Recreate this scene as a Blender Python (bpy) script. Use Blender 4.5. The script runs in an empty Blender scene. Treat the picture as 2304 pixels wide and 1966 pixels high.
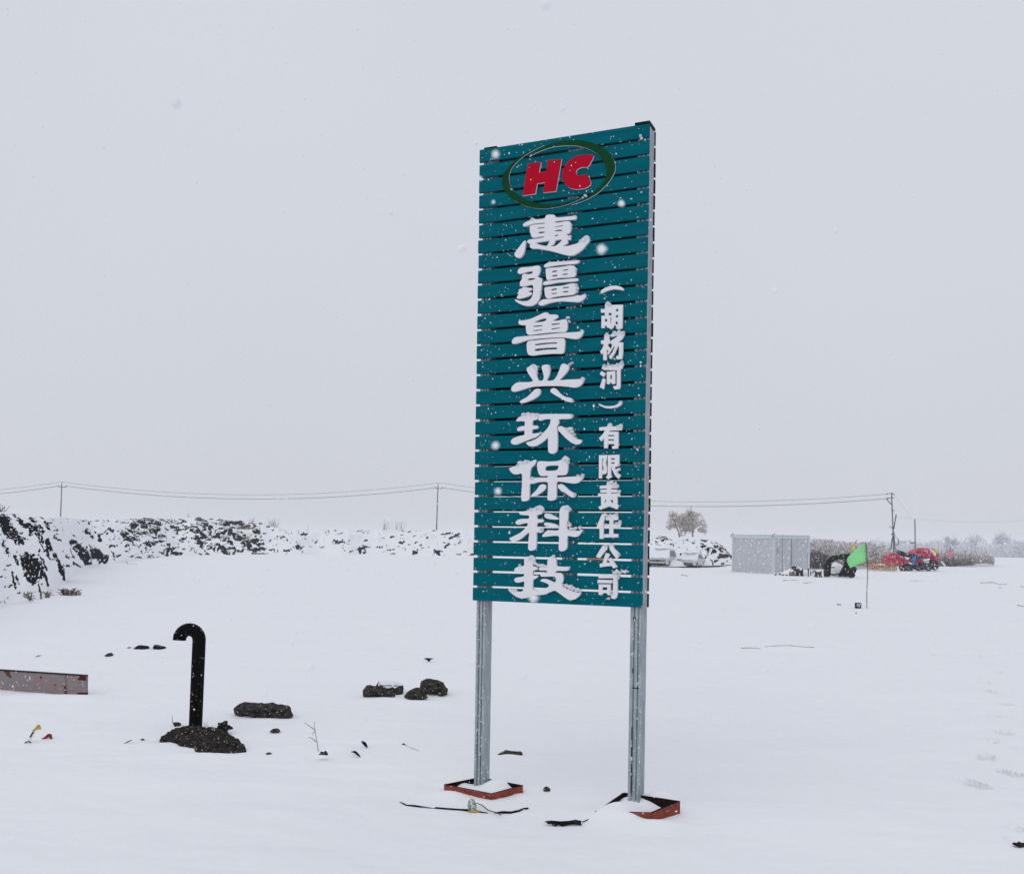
import bpy, bmesh, math, random
import numpy as np
from mathutils import Vector, Matrix, noise as mnoise
from mathutils.geometry import tessellate_polygon

# ------------------------------------------------------------------ camera, sky, sun, exposure
S = bpy.context.scene
COL = S.collection
F, CX, CY, ROLL, CAMH = 2200.0, 1152.0, 1213.3, 0.0157, 2.0      # measured from the photo (2304 x 1966)
cam_d = bpy.data.cameras.new('camera'); cam = bpy.data.objects.new('camera', cam_d); COL.objects.link(cam)
cam_d.sensor_width = 36; cam_d.lens = F/2304*36
cam_d.shift_y = (CY-983)/2304
cam_d.clip_start = .05; cam_d.clip_end = 5000
cam.location = (0, 0, CAMH)
cam.matrix_world = Matrix.Translation((0, 0, CAMH)) @ Matrix.Rotation(-ROLL, 4, 'Y') @ Matrix.Rotation(math.pi/2, 4, 'X')
cam_d.dof.use_dof = True; cam_d.dof.focus_distance = 8.5; cam_d.dof.aperture_fstop = 11
S.camera = cam

SUN_EL, SUN_AZ = math.radians(48), math.radians(215)             # high veiled sun behind the camera's left shoulder
w = bpy.data.worlds.new('World'); S.world = w; w.use_nodes = True
nt = w.node_tree; nt.nodes.clear()
sky = nt.nodes.new('ShaderNodeTexSky'); sky.sky_type = 'NISHITA'; sky.sun_disc = False
sky.sun_elevation = SUN_EL; sky.sun_rotation = SUN_AZ; sky.dust_density = 6
mx = nt.nodes.new('ShaderNodeMixRGB'); mx.inputs[0].default_value = .93
mx.inputs[2].default_value = (6.52, 6.72, 7.36, 1)                 # even snow cloud over the blue sky
bg = nt.nodes.new('ShaderNodeBackground'); bg.inputs[1].default_value = .1
wo = nt.nodes.new('ShaderNodeOutputWorld')
nt.links.new(sky.outputs[0], mx.inputs[1]); wc = nt.nodes.new('ShaderNodeTexCoord'); wsx = nt.nodes.new('ShaderNodeSeparateXYZ'); wr = nt.nodes.new('ShaderNodeMapRange')
wr.inputs[1].default_value = 0; wr.inputs[2].default_value = .42; wr.inputs[3].default_value = .98; wr.inputs[4].default_value = 1.045   # cloud thins towards the zenith
wn = nt.nodes.new('ShaderNodeTexNoise'); wn.inputs['Scale'].default_value = 2.2; wn.inputs['Detail'].default_value = 3
wa = nt.nodes.new('ShaderNodeMath'); wa.operation = 'MULTIPLY_ADD'; wa.inputs[1].default_value = .06; wb2 = nt.nodes.new('ShaderNodeMath'); wb2.operation = 'SUBTRACT'; wb2.inputs[1].default_value = .03
wm = nt.nodes.new('ShaderNodeVectorMath'); wm.operation = 'SCALE'
nt.links.new(wc.outputs['Generated'], wsx.inputs[0]); nt.links.new(wsx.outputs[2], wr.inputs[0]); nt.links.new(wc.outputs['Generated'], wn.inputs[0])
nt.links.new(wn.outputs[0], wa.inputs[0]); nt.links.new(wr.outputs[0], wa.inputs[2]); nt.links.new(wa.outputs[0], wb2.inputs[0])
nt.links.new(mx.outputs[0], wm.inputs[0]); nt.links.new(wb2.outputs[0], wm.inputs['Scale']); nt.links.new(wm.outputs[0], bg.inputs[0]); nt.links.new(bg.outputs[0], wo.inputs[0])
sd = bpy.data.lights.new('sun', 'SUN'); sun = bpy.data.objects.new('sun', sd); COL.objects.link(sun)
sd.energy = .5; sd.angle = math.radians(75); sd.color = (1, .97, .93)
sun.location = (-10, -10, 30)
sun.rotation_euler = (math.pi/2-SUN_EL, 0, math.pi-SUN_AZ)
S.view_settings.view_transform = 'Standard'; S.view_settings.look = 'None'
S.view_settings.exposure = .02; S.view_settings.gamma = 1
S.cycles.volume_bounces = 2; S.cycles.max_bounces = 8; S.cycles.diffuse_bounces = 4
S.cycles.transparent_max_bounces = 8

R = random.Random(7)
def lin(r, g, b):
    f = lambda c: (c/255/12.92) if c/255 <= .04045 else ((c/255+.055)/1.055)**2.4
    return (f(r), f(g), f(b), 1)

# ------------------------------------------------------------------ photo pixel -> world
CR, SR = math.cos(ROLL), math.sin(ROLL)
def ray(px, py):
    u = (px-CX)/F; v = (CY-py)/F
    return u*CR-v*SR, u*SR+v*CR
def P(px, py, Y):
    x, z = ray(px, py); return Vector((x*Y, Y, CAMH+z*Y))
def G(px, py, z=0.):
    x, k = ray(px, py); Y = (z-CAMH)/k; return Vector((x*Y, Y, z))
def hor(px): return CY+(px-CX)*SR

# ------------------------------------------------------------------ noise
def _h(ix, iy, s):
    a = (ix.astype(np.int64)*374761393+iy.astype(np.int64)*668265263+s*982451653) & 0xffffffff
    a = ((a ^ (a >> 13))*1274126177) & 0xffffffff
    a = (a ^ (a >> 16))
    return (a & 0xffff)/65535.
def vn(x, y, s=0):
    x = np.asarray(x, float); y = np.asarray(y, float)
    ix = np.floor(x); iy = np.floor(y); fx = x-ix; fy = y-iy
    fx = fx*fx*(3-2*fx); fy = fy*fy*(3-2*fy)
    a = _h(ix, iy, s); b = _h(ix+1, iy, s); c = _h(ix, iy+1, s); d = _h(ix+1, iy+1, s)
    return (a+(b-a)*fx)*(1-fy)+(c+(d-c)*fx)*fy
def fbm(x, y, s=0, o=4):
    t = 0; a = .5
    for i in range(o):
        t = t+a*vn(np.asarray(x)*2**i, np.asarray(y)*2**i, s+i*17); a *= .5
    return t/(1-.5**o)-.5

# ------------------------------------------------------------------ mesh helpers
class MB:
    def __init__(s): s.v = []; s.f = []; s.m = []; s.sh = []
    def add(s, vs, fs, m=0, sh=.5):
        o = len(s.v); s.v += [tuple(v) for v in vs]; s.f += [tuple(i+o for i in f) for f in fs]
        s.m += [m]*len(fs); s.sh += [sh]*len(vs); return s
    def box(s, a, b, m=0):
        x0, y0, z0 = a; x1, y1, z1 = b
        v = [(x0,y0,z0),(x1,y0,z0),(x1,y1,z0),(x0,y1,z0),(x0,y0,z1),(x1,y0,z1),(x1,y1,z1),(x0,y1,z1)]
        return s.add(v, [(0,3,2,1),(4,5,6,7),(0,1,5,4),(1,2,6,5),(2,3,7,6),(3,0,4,7)], m)
    def obox(s, c, ex, ey, ez, m=0):          # oriented box, half-axes
        c, ex, ey, ez = map(Vector, (c, ex, ey, ez))
        v = [c-ex-ey-ez, c+ex-ey-ez, c+ex+ey-ez, c-ex+ey-ez, c-ex-ey+ez, c+ex-ey+ez, c+ex+ey+ez, c-ex+ey+ez]
        return s.add(v, [(0,3,2,1),(4,5,6,7),(0,1,5,4),(1,2,6,5),(2,3,7,6),(3,0,4,7)], m)
    def tube(s, pts, r, n=8, m=0, cap=True, sh=.5):
        pts = [Vector(p) for p in pts]; k = len(pts)
        if not hasattr(r, '__len__'): r = [r]*k
        vs = []; up = None
        for i in range(k):
            t = (pts[min(i+1, k-1)]-pts[max(i-1, 0)])
            t = t.normalized() if t.length > 1e-9 else Vector((0, 0, 1))
            if up is None:
                up = t.orthogonal().normalized()
            else:
                up = (up-t*up.dot(t)); up = up.normalized() if up.length > 1e-6 else t.orthogonal().normalized()
            sd_ = t.cross(up)
            for j in range(n):
                a = 2*math.pi*j/n; vs.append(pts[i]+(up*math.cos(a)+sd_*math.sin(a))*r[i])
        fs = [(i*n+j, i*n+(j+1) % n, (i+1)*n+(j+1) % n, (i+1)*n+j) for i in range(k-1) for j in range(n)]
        if cap: fs += [tuple(range(n-1, -1, -1)), tuple((k-1)*n+j for j in range(n))]
        return s.add(vs, fs, m, sh)
    def poly(s, loops, fn, d0, d1, m=0, ms=0):
        """loops of 2-D points (outer, holes...) extruded between depths d0 (front) and d1 (back); fn(x, y, d) -> 3-D"""
        pts = [p for l in loops for p in l]; n = len(pts)
        tri = tessellate_polygon([[Vector((x, y, 0)) for x, y in l] for l in loops])
        vs = [fn(x, y, d0) for x, y in pts]+[fn(x, y, d1) for x, y in pts]
        s.add(vs, [t for t in tri], m); o = len(s.v)-len(vs)
        fs = [tuple(i+n for i in reversed(t)) for t in tri]; k = 0
        for l in loops:
            c = len(l)
            fs += [(k+i, k+(i+1) % c, n+k+(i+1) % c, n+k+i) for i in range(c)]; k += c
        s.f += [tuple(i+o for i in f) for f in fs]; s.m += [ms]*len(fs); return s
    def blob(s, c, rx, ry, rz, sub=2, amp=.25, fr=2., m=0, seed=0, sh=.5):
        bm = bmesh.new(); bmesh.ops.create_icosphere(bm, subdivisions=sub, radius=1)
        vs = []
        for v in bm.verts:
            k = 1+amp*mnoise.noise(v.co*fr+Vector((seed*3.1, seed*1.7, 0)))*1.6
            vs.append((c[0]+v.co.x*rx*k, c[1]+v.co.y*ry*k, c[2]+v.co.z*rz*k))
        fs = [tuple(x.index for x in f.verts) for f in bm.faces]; bm.free()
        return s.add(vs, fs, m, sh)
    def build(s, name, mats, parent=None, org=None, smooth=False, fixn=False):
        me = bpy.data.meshes.new(name)
        o = Vector(org) if org is not None else Vector((0, 0, 0))
        me.from_pydata([(v[0]-o.x, v[1]-o.y, v[2]-o.z) for v in s.v], [], s.f)
        mats = mats if isinstance(mats, (list, tuple)) else [mats]
        for x in mats: me.materials.append(x)
        if len(mats) > 1: me.polygons.foreach_set('material_index', s.m)
        at = me.attributes.new('shade', 'FLOAT', 'POINT'); at.data.foreach_set('value', s.sh)
        if fixn:
            bm = bmesh.new(); bm.from_mesh(me); bmesh.ops.recalc_face_normals(bm, faces=bm.faces); bm.to_mesh(me); bm.free()
        if smooth: me.polygons.foreach_set('use_smooth', [True]*len(me.polygons))
        me.update()
        ob = bpy.data.objects.new(name, me); COL.objects.link(ob)
        if parent is not None: ob.parent = parent
        else: ob.location = o
        return ob
def tag(o, label, cat, group=None):
    o['label'] = label; o['category'] = cat
    if group: o['group'] = group
    return o
def struct(o): o['kind'] = 'structure'; return o
def stuff(o): o['kind'] = 'stuff'; return o
def thing(name, loc, label, cat, group=None, rz=0.):
    e = bpy.data.objects.new(name, None); COL.objects.link(e); e.location = loc; e.rotation_euler = (0, 0, rz)
    e.empty_display_size = .2
    return tag(e, label, cat, group)

# ------------------------------------------------------------------ materials
def mat(name, c1, c2=None, rough=.8, metal=0., sc=20., stretch=(1, 1, 1), fleck=0., fsc=60., top=0., bump=0., bsc=40., spec=.06, coord='Object', spot=None):
    m = bpy.data.materials.new(name); m.use_nodes = True; n = m.node_tree; N = n.nodes; L = n.links
    b = N['Principled BSDF']; b.inputs['Roughness'].default_value = rough; b.inputs['Metallic'].default_value = metal
    b.inputs['Specular IOR Level'].default_value = spec
    tc = N.new('ShaderNodeTexCoord'); mp = N.new('ShaderNodeMapping'); L.new(tc.outputs[coord], mp.inputs[0])
    mp.inputs['Scale'].default_value = stretch
    no = N.new('ShaderNodeTexNoise'); no.inputs['Scale'].default_value = sc; no.inputs['Detail'].default_value = 6
    L.new(mp.outputs[0], no.inputs[0])
    mixn = N.new('ShaderNodeMixRGB'); mixn.inputs[1].default_value = c1; mixn.inputs[2].default_value = c2 or c1
    rp = N.new('ShaderNodeValToRGB'); rp.color_ramp.elements[0].position = .32; rp.color_ramp.elements[1].position = .68
    L.new(no.outputs[0], rp.inputs[0]); L.new(rp.outputs[0], mixn.inputs[0])
    out = mixn.outputs[0]
    if spot:                                      # blotches of worn paint
        sn = N.new('ShaderNodeTexNoise'); sn.inputs['Scale'].default_value = spot[2]; sn.inputs['Detail'].default_value = 4; L.new(tc.outputs[coord], sn.inputs[0])
        sr = N.new('ShaderNodeValToRGB'); sr.color_ramp.elements[0].position = .70-spot[1]; sr.color_ramp.elements[1].position = .74-spot[1]; L.new(sn.outputs[0], sr.inputs[0])
        sm_ = N.new('ShaderNodeMixRGB'); sm_.inputs[2].default_value = spot[0]; L.new(sr.outputs[0], sm_.inputs[0]); L.new(out, sm_.inputs[1]); out = sm_.outputs[0]
    white = lin(226, 228, 236)
    if fleck > 0:
        v = N.new('ShaderNodeTexNoise'); v.inputs['Scale'].default_value = fsc; v.inputs['Detail'].default_value = 2; L.new(tc.outputs[coord], v.inputs[0])
        r2 = N.new('ShaderNodeValToRGB'); r2.color_ramp.elements[0].position = .72-fleck; r2.color_ramp.elements[1].position = .75-fleck
        L.new(v.outputs[0], r2.inputs[0])
        mw = N.new('ShaderNodeMixRGB'); mw.inputs[2].default_value = white; L.new(r2.outputs[0], mw.inputs[0]); L.new(out, mw.inputs[1]); out = mw.outputs[0]
    if top > 0:                                   # snow lying on what faces up
        ge = N.new('ShaderNodeNewGeometry'); sp = N.new('ShaderNodeSeparateXYZ'); L.new(ge.outputs['Normal'], sp.inputs[0])
        ad = N.new('ShaderNodeMath'); ad.operation = 'MULTIPLY_ADD'; ad.inputs[1].default_value = .35; L.new(no.outputs[0], ad.inputs[0]); L.new(sp.outputs[2], ad.inputs[2])
        r3 = N.new('ShaderNodeValToRGB'); r3.color_ramp.elements[0].position = min(.97, 1.02-top*.5); r3.color_ramp.elements[1].position = min(.99, 1.08-top*.5)
        L.new(ad.outputs[0], r3.inputs[0])
        mt = N.new('ShaderNodeMixRGB'); mt.inputs[2].default_value = white; L.new(r3.outputs[0], mt.inputs[0]); L.new(out, mt.inputs[1]); out = mt.outputs[0]
    L.new(out, b.inputs['Base Color'])
    if bump > 0:
        bn = N.new('ShaderNodeTexNoise'); bn.inputs['Scale'].default_value = bsc; bn.inputs['Detail'].default_value = 8; L.new(tc.outputs[coord], bn.inputs[0])
        bp = N.new('ShaderNodeBump'); bp.inputs['Strength'].default_value = bump; bp.inputs['Distance'].default_value = .02
        L.new(bn.outputs[0], bp.inputs['Height']); L.new(bp.outputs[0], b.inputs['Normal'])
    return m
def shade_mat(name, c0, c1, c2, rough=.9):        # colour by the 'shade' attribute: dark - mid - light
    m = bpy.data.materials.new(name); m.use_nodes = True; N = m.node_tree.nodes; L = m.node_tree.links
    b = N['Principled BSDF']; b.inputs['Roughness'].default_value = rough; b.inputs['Specular IOR Level'].default_value = .2
    a = N.new('ShaderNodeAttribute'); a.attribute_name = 'shade'
    r = N.new('ShaderNodeValToRGB'); e = r.color_ramp.elements
    e[0].position = 0; e[0].color = c0; e[1].position = 1; e[1].color = c2; q = e.new(.5); q.color = c1
    L.new(a.outputs['Fac'], r.inputs[0]); L.new(r.outputs[0], b.inputs['Base Color']); return m

SNOWC = (.825, .845, .872, 1)
M = {}
M['snow'] = mat('snow', SNOWC, (.84, .86, .884, 1), rough=.75, sc=.5, bump=.22, bsc=14, spec=.2)
M['snow_clump'] = mat('snow_clump', (.80, .82, .87, 1), (.72, .74, .80, 1), rough=.8, sc=30, bump=.5, bsc=120, spec=.2)
M['flake'] = mat('flake', (.85, .87, .9, 1), rough=.9)
M['teal'] = mat('teal_paint', (.0004, .100, .134, 1), (.0012, .124, .158, 1), rough=.7, sc=5, stretch=(.5, 1, 6), spec=.0)
M['dark_slat'] = mat('dark_slat', (.006, .010, .016, 1), (.012, .017, .024, 1), rough=.7)
M['letter'] = mat('white_letter', (.78, .775, .81, 1), (.75, .75, .79, 1), rough=.6, sc=8)
M['red'] = mat('logo_red', (.46, .0008, .020, 1), (.42, .0008, .018, 1), rough=.4, spec=.04)
M['green'] = mat('logo_green', (.0008, .052, .014, 1), (.0008, .044, .012, 1), rough=.4)
M['rim'] = mat('bright_rim', (.80, .82, .88, 1), rough=.6)
M['galv'] = mat('galvanised_steel', (.24, .28, .31, 1), (.44, .48, .51, 1), rough=.5, metal=.25, sc=16, stretch=(6, 6, .35), fleck=.02, fsc=70)
M['galv_dark'] = mat('steel_slot', (.012, .014, .018, 1), rough=.8)
M['cap'] = mat('black_cap', (.006, .007, .01, 1), rough=.5, fleck=.03, fsc=40)
M['frame_red'] = mat('rust_red_board', (.30, .075, .055, 1), (.17, .036, .028, 1), rough=.7, sc=14, stretch=(1, 1, 3), fleck=.02, fsc=50, bump=.3)
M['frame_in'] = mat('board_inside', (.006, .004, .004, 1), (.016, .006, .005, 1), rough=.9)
M['pipe'] = mat('black_pipe', (.001, .001, .0016, 1), (.002, .0022, .0032, 1), rough=.5, sc=12, fleck=.015, fsc=62, spec=.03)
M['pipe_in'] = mat('pipe_inside', (.002, .002, .003, 1), rough=.9)
M['earth'] = mat('frozen_earth', (.008, .0072, .0065, 1), (.046, .041, .035, 1), rough=.95, sc=18, fleck=.045, fsc=62, bump=1, bsc=22)
M['rock'] = mat('dark_rock', (.009, .0085, .008, 1), (.062, .056, .049, 1), rough=.95, sc=13, fleck=.04, fsc=62, bump=1, bsc=18)
M['rock_snow'] = mat('snowy_rock', (.009, .0085, .008, 1), (.062, .056, .049, 1), rough=.95, sc=13, fleck=.04, fsc=62, top=.55, bump=1, bsc=18)
M['scrap'] = mat('black_scrap', (.003, .0035, .005, 1), (.010, .011, .013, 1), rough=.8, fleck=.02, fsc=60)
M['wood'] = mat('old_bark', (.028, .024, .016, 1), (.09, .08, .06, 1), rough=.95, sc=25, fleck=.02, fsc=60, bump=.8)
M['panel'] = mat('scuffed_panel', (.22, .22, .225, 1), (.27, .19, .19, 1), rough=.7, sc=6, fleck=.06, fsc=26, spot=((.13, .035, .03, 1), .085, 9.))
M['panel_red'] = mat('red_edge', (.13, .012, .01, 1), (.05, .012, .012, 1), rough=.7, sc=12)
M['cable'] = mat('black_cable', (.006, .006, .008, 1), rough=.5)
M['pole'] = mat('grey_pole', (.10, .108, .12, 1), (.15, .158, .17, 1), rough=.9)
M['pole_dark'] = mat('dark_pole_iron', (.07, .075, .085, 1), rough=.8)
M['bark'] = mat('frosted_bark', (.17, .15, .135, 1), (.30, .275, .255, 1), rough=.95, sc=4)
M['wire'] = mat('power_wire', (.22, .23, .25, 1), rough=.8)
M['twig'] = mat('dry_twig', (.05, .045, .04, 1), (.11, .10, .09, 1), rough=.95)
M['crown'] = shade_mat('dry_crown', (.36, .315, .28, 1), (.54, .48, .43, 1), (.78, .77, .79, 1))
M['brush'] = shade_mat('dry_brush', (.04, .042, .05, 1), (.42, .385, .37, 1), (.78, .78, .82, 1))  # brush tones lightened, some haze put into the colour
M['faint'] = shade_mat('far_wood', (.55, .575, .62, 1), (.62, .645, .69, 1), (.72, .74, .79, 1))  # distance haze painted into the far trees as pale tones
M['grass'] = shade_mat('dry_grass', (.035, .032, .022, 1), (.14, .125, .08, 1), (.3, .28, .2, 1))
M['car'] = mat('white_car_paint', (.50, .505, .505, 1), (.46, .465, .47, 1), rough=.3, sc=4, top=.95, spec=.5)
M['glass'] = mat('car_glass', (.02, .023, .03, 1), (.20, .21, .23, 1), rough=.3, sc=5, spec=.2)
M['black'] = mat('black_plastic', (.010, .011, .014, 1), (.018, .019, .022, 1), rough=.6, fleck=.03, fsc=14)
M['tyre'] = mat('tyre_rubber', (.008, .008, .009, 1), rough=.85, fleck=.03, fsc=12)
M['alloy'] = mat('wheel_rim', (.35, .36, .38, 1), rough=.4, metal=.6)
M['cabin'] = mat('cabin_panel', (.45, .475, .50, 1), (.49, .515, .54, 1), rough=.6, sc=3, fleck=.10, fsc=6.5)
M['cabin_trim'] = mat('cabin_trim', (.52, .58, .61, 1), (.57, .62, .65, 1), rough=.55, fleck=.04, fsc=6)
M['dark_line'] = mat('dark_gasket', (.33, .36, .38, 1), rough=.8)
M['tarp'] = mat('black_tarp', (.004, .005, .007, 1), (.010, .011, .014, 1), rough=.7, sc=6, fleck=.075, fsc=9)
M['flag'] = mat('green_flag', (.26, .72, .29, 1), (.30, .76, .34, 1), rough=.8, sc=3)
M['yellow'] = mat('yellow_cloth', (.60, .44, .08, 1), (.7, .55, .15, 1), rough=.85)
M['pink'] = mat('pink_cloth', (.70, .16, .22, 1), (.75, .22, .28, 1), rough=.85)
M['mred'] = mat('red_hood', (.60, .035, .085, 1), (.30, .015, .045, 1), rough=.6, sc=10, fleck=.12, fsc=14)
M['mblack'] = mat('machine_frame', (.006, .008, .013, 1), (.02, .022, .03, 1), rough=.8, sc=5, fleck=.13, fsc=10)
M['blue'] = mat('blue_arm', (.05, .19, .50, 1), (.08, .26, .55, 1), rough=.5, fleck=.05, fsc=8)
M['orange'] = mat('orange_iron', (.50, .20, .025, 1), (.22, .08, .03, 1), rough=.7, sc=9, fleck=.12, fsc=12)
M['brown_rock'] = mat('brown_boulder', (.12, .09, .07, 1), (.3, .26, .22, 1), rough=.9, sc=4, top=.6)
M['kerb'] = mat('concrete_kerb', (.50, .51, .505, 1), (.62, .625, .62, 1), rough=.9, sc=2, fleck=.08, fsc=5)
M['litter_y'] = mat('amber_plastic', (.42, .23, .03, 1), (.5, .35, .12, 1), rough=.4)
M['litter_r'] = mat('red_wrapper', (.34, .02, .03, 1), (.08, .01, .01, 1), rough=.5, sc=30)
M['plastic'] = mat('cloudy_plastic', (.66, .71, .66, 1), (.05, .07, .06, 1), rough=.4, sc=55, spec=.1)
M['teal_strip'] = mat('teal_strip', (.01, .16, .15, 1), rough=.5)

# ------------------------------------------------------------------ snow ground
BUMPS = []     # (x, y, rx, ry, angle, height)
def bump(px, py, rx, ry, h, ang=0.):
    p = G(px, py); BUMPS.append((p.x, p.y, rx, ry, ang, h))
PITS = []      # footprints: (x, y, rx, ry, angle, depth)
def pit(px, py, rx, ry, d, ang=0.):
    p = G(px, py); PITS.append((p.x, p.y, rx, ry, ang, d))
# drifts against things
for a in [(1060,1804,.16,.06,.012),(1190,1792,.10,.08,.012),(1010,1790,.12,.10,.03),(1466,1858,.22,.10,.04),(1396,1832,.15,.07,.075),(1368,1840,.14,.08,.055),(1418,1846,.08,.06,.035),
          (1030,1768,.10,.08,.055),(1120,1774,.12,.10,.075),(1430,1812,.16,.10,.075),(1480,1815,.10,.09,.06),(1500,1808,.10,.12,.075),
          (440,1700,.35,.12,.03),(590,1622,.30,.12,.03),(860,1575,.35,.15,.03),(940,1582,.25,.12,.03),(80,1575,.6,.2,.05),(200,1580,.3,.3,.04),
          (760,1690,.20,.16,.07),(835,1720,.3,.1,.02),(1040,1716,.3,.12,.02),(1700,1520,.9,.5,.04),(1500,1640,.7,.4,.03),(300,1750,.9,.4,.04),
          (1900,1700,.8,.4,.04),(640,1830,.9,.35,.03),(1750,1860,.7,.3,.03),(1145,1708,.12,.06,.03),(2100,1560,.8,.4,.05)]:
    bump(a[0], a[1], a[2], a[3], a[4])
for a in [(2218,1708,.052,.12,.20,-.5),(2194,1768,.06,.14,.20,.3),(2276,1744,.05,.12,.20,.4),(2304,1893,.09,.13,.07,.2),(2292,1864,.05,.08,.07,.2),(2232,1672,.045,.12,.055,-.3),(2262,1648,.05,.12,.11,.2),(2240,1612,.05,.12,.10,-.2),(2262,1585,.05,.12,.10,.2),(2238,1560,.05,.14,.10,0),(2218,1536,.055,.15,.055,.2),(2246,1514,.055,.15,.055,-.2),
          (2225,1668,.12,.05,.03,0),(2298,1684,.13,.05,.05,.2),(2150,1474,.45,.10,.07,0),(2235,1466,.3,.10,.06,0),(2222,1478,.12,.06,.06,0),
          (2180,1440,.4,.09,.04,0),(2090,1690,.12,.05,.02,0),(2120,1610,.2,.07,.03,0),(2250,1560,.2,.07,.04,0),(790,1668,.35,.10,.035,0),(745,1700,.25,.06,.03,0),(960,1478,.6,.12,.03,0),(1245,1700,.16,.03,.02,0),(1900,1452,.7,.14,.04,0),(1800,1462,.8,.12,.04,0),(1000,1765,.2,.06,.02,0)]:
    pit(*a)

def ground_z(X, Y):
    X = np.asarray(X, float); Y = np.asarray(Y, float)
    near = np.clip((Y+10)/14, 0, 1)
    z = fbm(X*.35, Y*.35, 3)*.07+fbm(X*.9+5, Y*2.2, 9)*.045+fbm(X*3, Y*6, 21, 3)*.020+fbm(X*.5+Y*.9, Y*2.6-X*.4, 61, 4)*.035*np.clip((Y-4)/5, 0, 1)*np.clip((40-Y)/20, 0, 1)
    z = z+fbm(X*.06, Y*.06, 31, 3)*.22*np.clip((Y-16)/30, 0, 1)
    z = z*near
    # car park hollow, then the far field falling away so its edge stays where the photo has it
    z = z-.42*np.exp(-((X-18)/10)**2-((Y-92)/14)**2)
    z = z-np.clip(Y-185, 0, None)*(24/F)*1.02
    for (x, y, rx, ry, an, h) in BUMPS:
        dx = X-x; dy = Y-y; c, s = math.cos(an), math.sin(an)
        z = z+h*np.exp(-((dx*c+dy*s)/rx)**2-((-dx*s+dy*c)/ry)**2)
    for (x, y, rx, ry, an, d) in PITS:
        dx = X-x; dy = Y-y; c, s = math.cos(an), math.sin(an)
        q = ((dx*c+dy*s)/rx)**2+((-dx*s+dy*c)/ry)**2
        q = q*(1+.5*fbm(X*9, Y*9, 5, 2))
        z = z-d/(1+np.exp(np.clip((q-1)*11, -40, 40)))+.12*d*np.exp(-((q-1.9)/.6)**2)
    return z
def gz(x, y): return float(ground_z(np.array([x]), np.array([y]))[0])
def onground(px, py):
    p = G(px, py)
    for _ in range(4):
        p = G(px, py, gz(p.x, p.y))
    return p

ys = list(np.linspace(-16, 4, 14))+list(np.arange(4.25, 5.5, .12))+list(np.arange(5.5, 13, .021))
y = 13.
while y < 1500: ys.append(y); y *= 1.0058
ys = np.array(ys); NX = 860
t = np.linspace(-1, 1, NX)
W = np.maximum(9, ys*.66+3); W = np.where(ys > 160, W+(ys-160)*.5, W)
XX = t[None, :]*W[:, None]; YY = np.repeat(ys[:, None], NX, 1)
ZZ = ground_z(XX, YY)
nv = XX.size; co = np.stack([XX.ravel(), YY.ravel(), ZZ.ravel()], 1).astype(np.float32)
def grid_mesh(name, co, nr, nc):
    me = bpy.data.meshes.new(name)
    i = np.arange(nr*nc).reshape(nr, nc)
    q = np.stack([i[:-1, :-1], i[:-1, 1:], i[1:, 1:], i[1:, :-1]], -1).reshape(-1, 4)
    me.vertices.add(len(co)); me.vertices.foreach_set('co', co.ravel().astype(np.float32))
    me.loops.add(q.size); me.loops.foreach_set('vertex_index', q.ravel().astype(np.int32))
    me.polygons.add(len(q)); me.polygons.foreach_set('loop_start', np.arange(0, q.size, 4, dtype=np.int32))
    me.polygons.foreach_set('loop_total', np.full(len(q), 4, np.int32))
    me.polygons.foreach_set('use_smooth', np.ones(len(q), bool))
    me.update(calc_edges=True); me.validate(); return me
gm = grid_mesh('ground', co, len(ys), NX); gm.materials.append(M['snow'])
ground = struct(bpy.data.objects.new('ground', gm)); COL.objects.link(ground)

# ------------------------------------------------------------------ snowed-over spoil banks (terrain)
SEG = [(0,1175,11,1205,9),(8,1200,25,1240,12),(25,1235,43,1258,8),(34,1167,47,1187,4),(46,1196,57,1217,5),(62,1205,72,1223,6),(67,1222,68,1240,2),
 (80,1214,92,1233,5),(80,1235,98,1270,1.6),(66,1178,77,1193,3),(68,1172,79,1178,3),(99,1194,108,1206,3.5),(103,1210,112,1223,3),(105,1250,112,1267,5),
 (122,1242,134,1244,4),(125,1277,141,1304,4.5),(165,1243,197,1267,8),(209,1253,236,1262,6),(194,1211,207,1224,3.5),(221,1218,226,1232,3),(60,1295,84,1312,12),
 (60,1322,75,1326,5),(327,1170,343,1190,8),(298,1198,318,1186,6),(320,1200,351,1210,4),(337,1194,349,1206,5),(282,1222,294,1230,8),(300,1211,325,1215,4),
 (350,1185,357,1203,5),(377,1243,405,1247,5),(397,1200,400,1210,4),(447,1172,465,1203,8),(458,1190,470,1204,8),(428,1209,446,1200,5),(438,1213,483,1221,4),
 (443,1221,454,1232,6),(503,1182,519,1203,6),(489,1212,511,1228,7),(517,1229,527,1241,5),(541,1217,585,1240,9),(550,1225,575,1238,9),(484,1235,517,1245,3),(533,1182,560,1196,5),
 (572,1186,582,1210,4),(812,1240,820,1240,5),(806,1201,822,1199,2.5),(1015,1220,1030,1215,4),(978,1244,990,1244,3),(930,1244,938,1244,2.5),(1003,1236,1005,1237,3),
 (920,1198,938,1194,2),(885,1193,907,1198,1.5),(671,1236,680,1238,3.5),(1480,1218,1500,1219,5),(1488,1211,1494,1214,6),(1464,1208,1469,1209,3),(1581,1230,1585,1236,4),
 (1612,1222,1640,1244,3),(1600,1228,1605,1232,3),(1606,1243,1610,1246,3),(1618,1241,1640,1253,5),(1585,1258,1597,1256,2),(1592,1240,1594,1246,2.5)]
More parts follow.
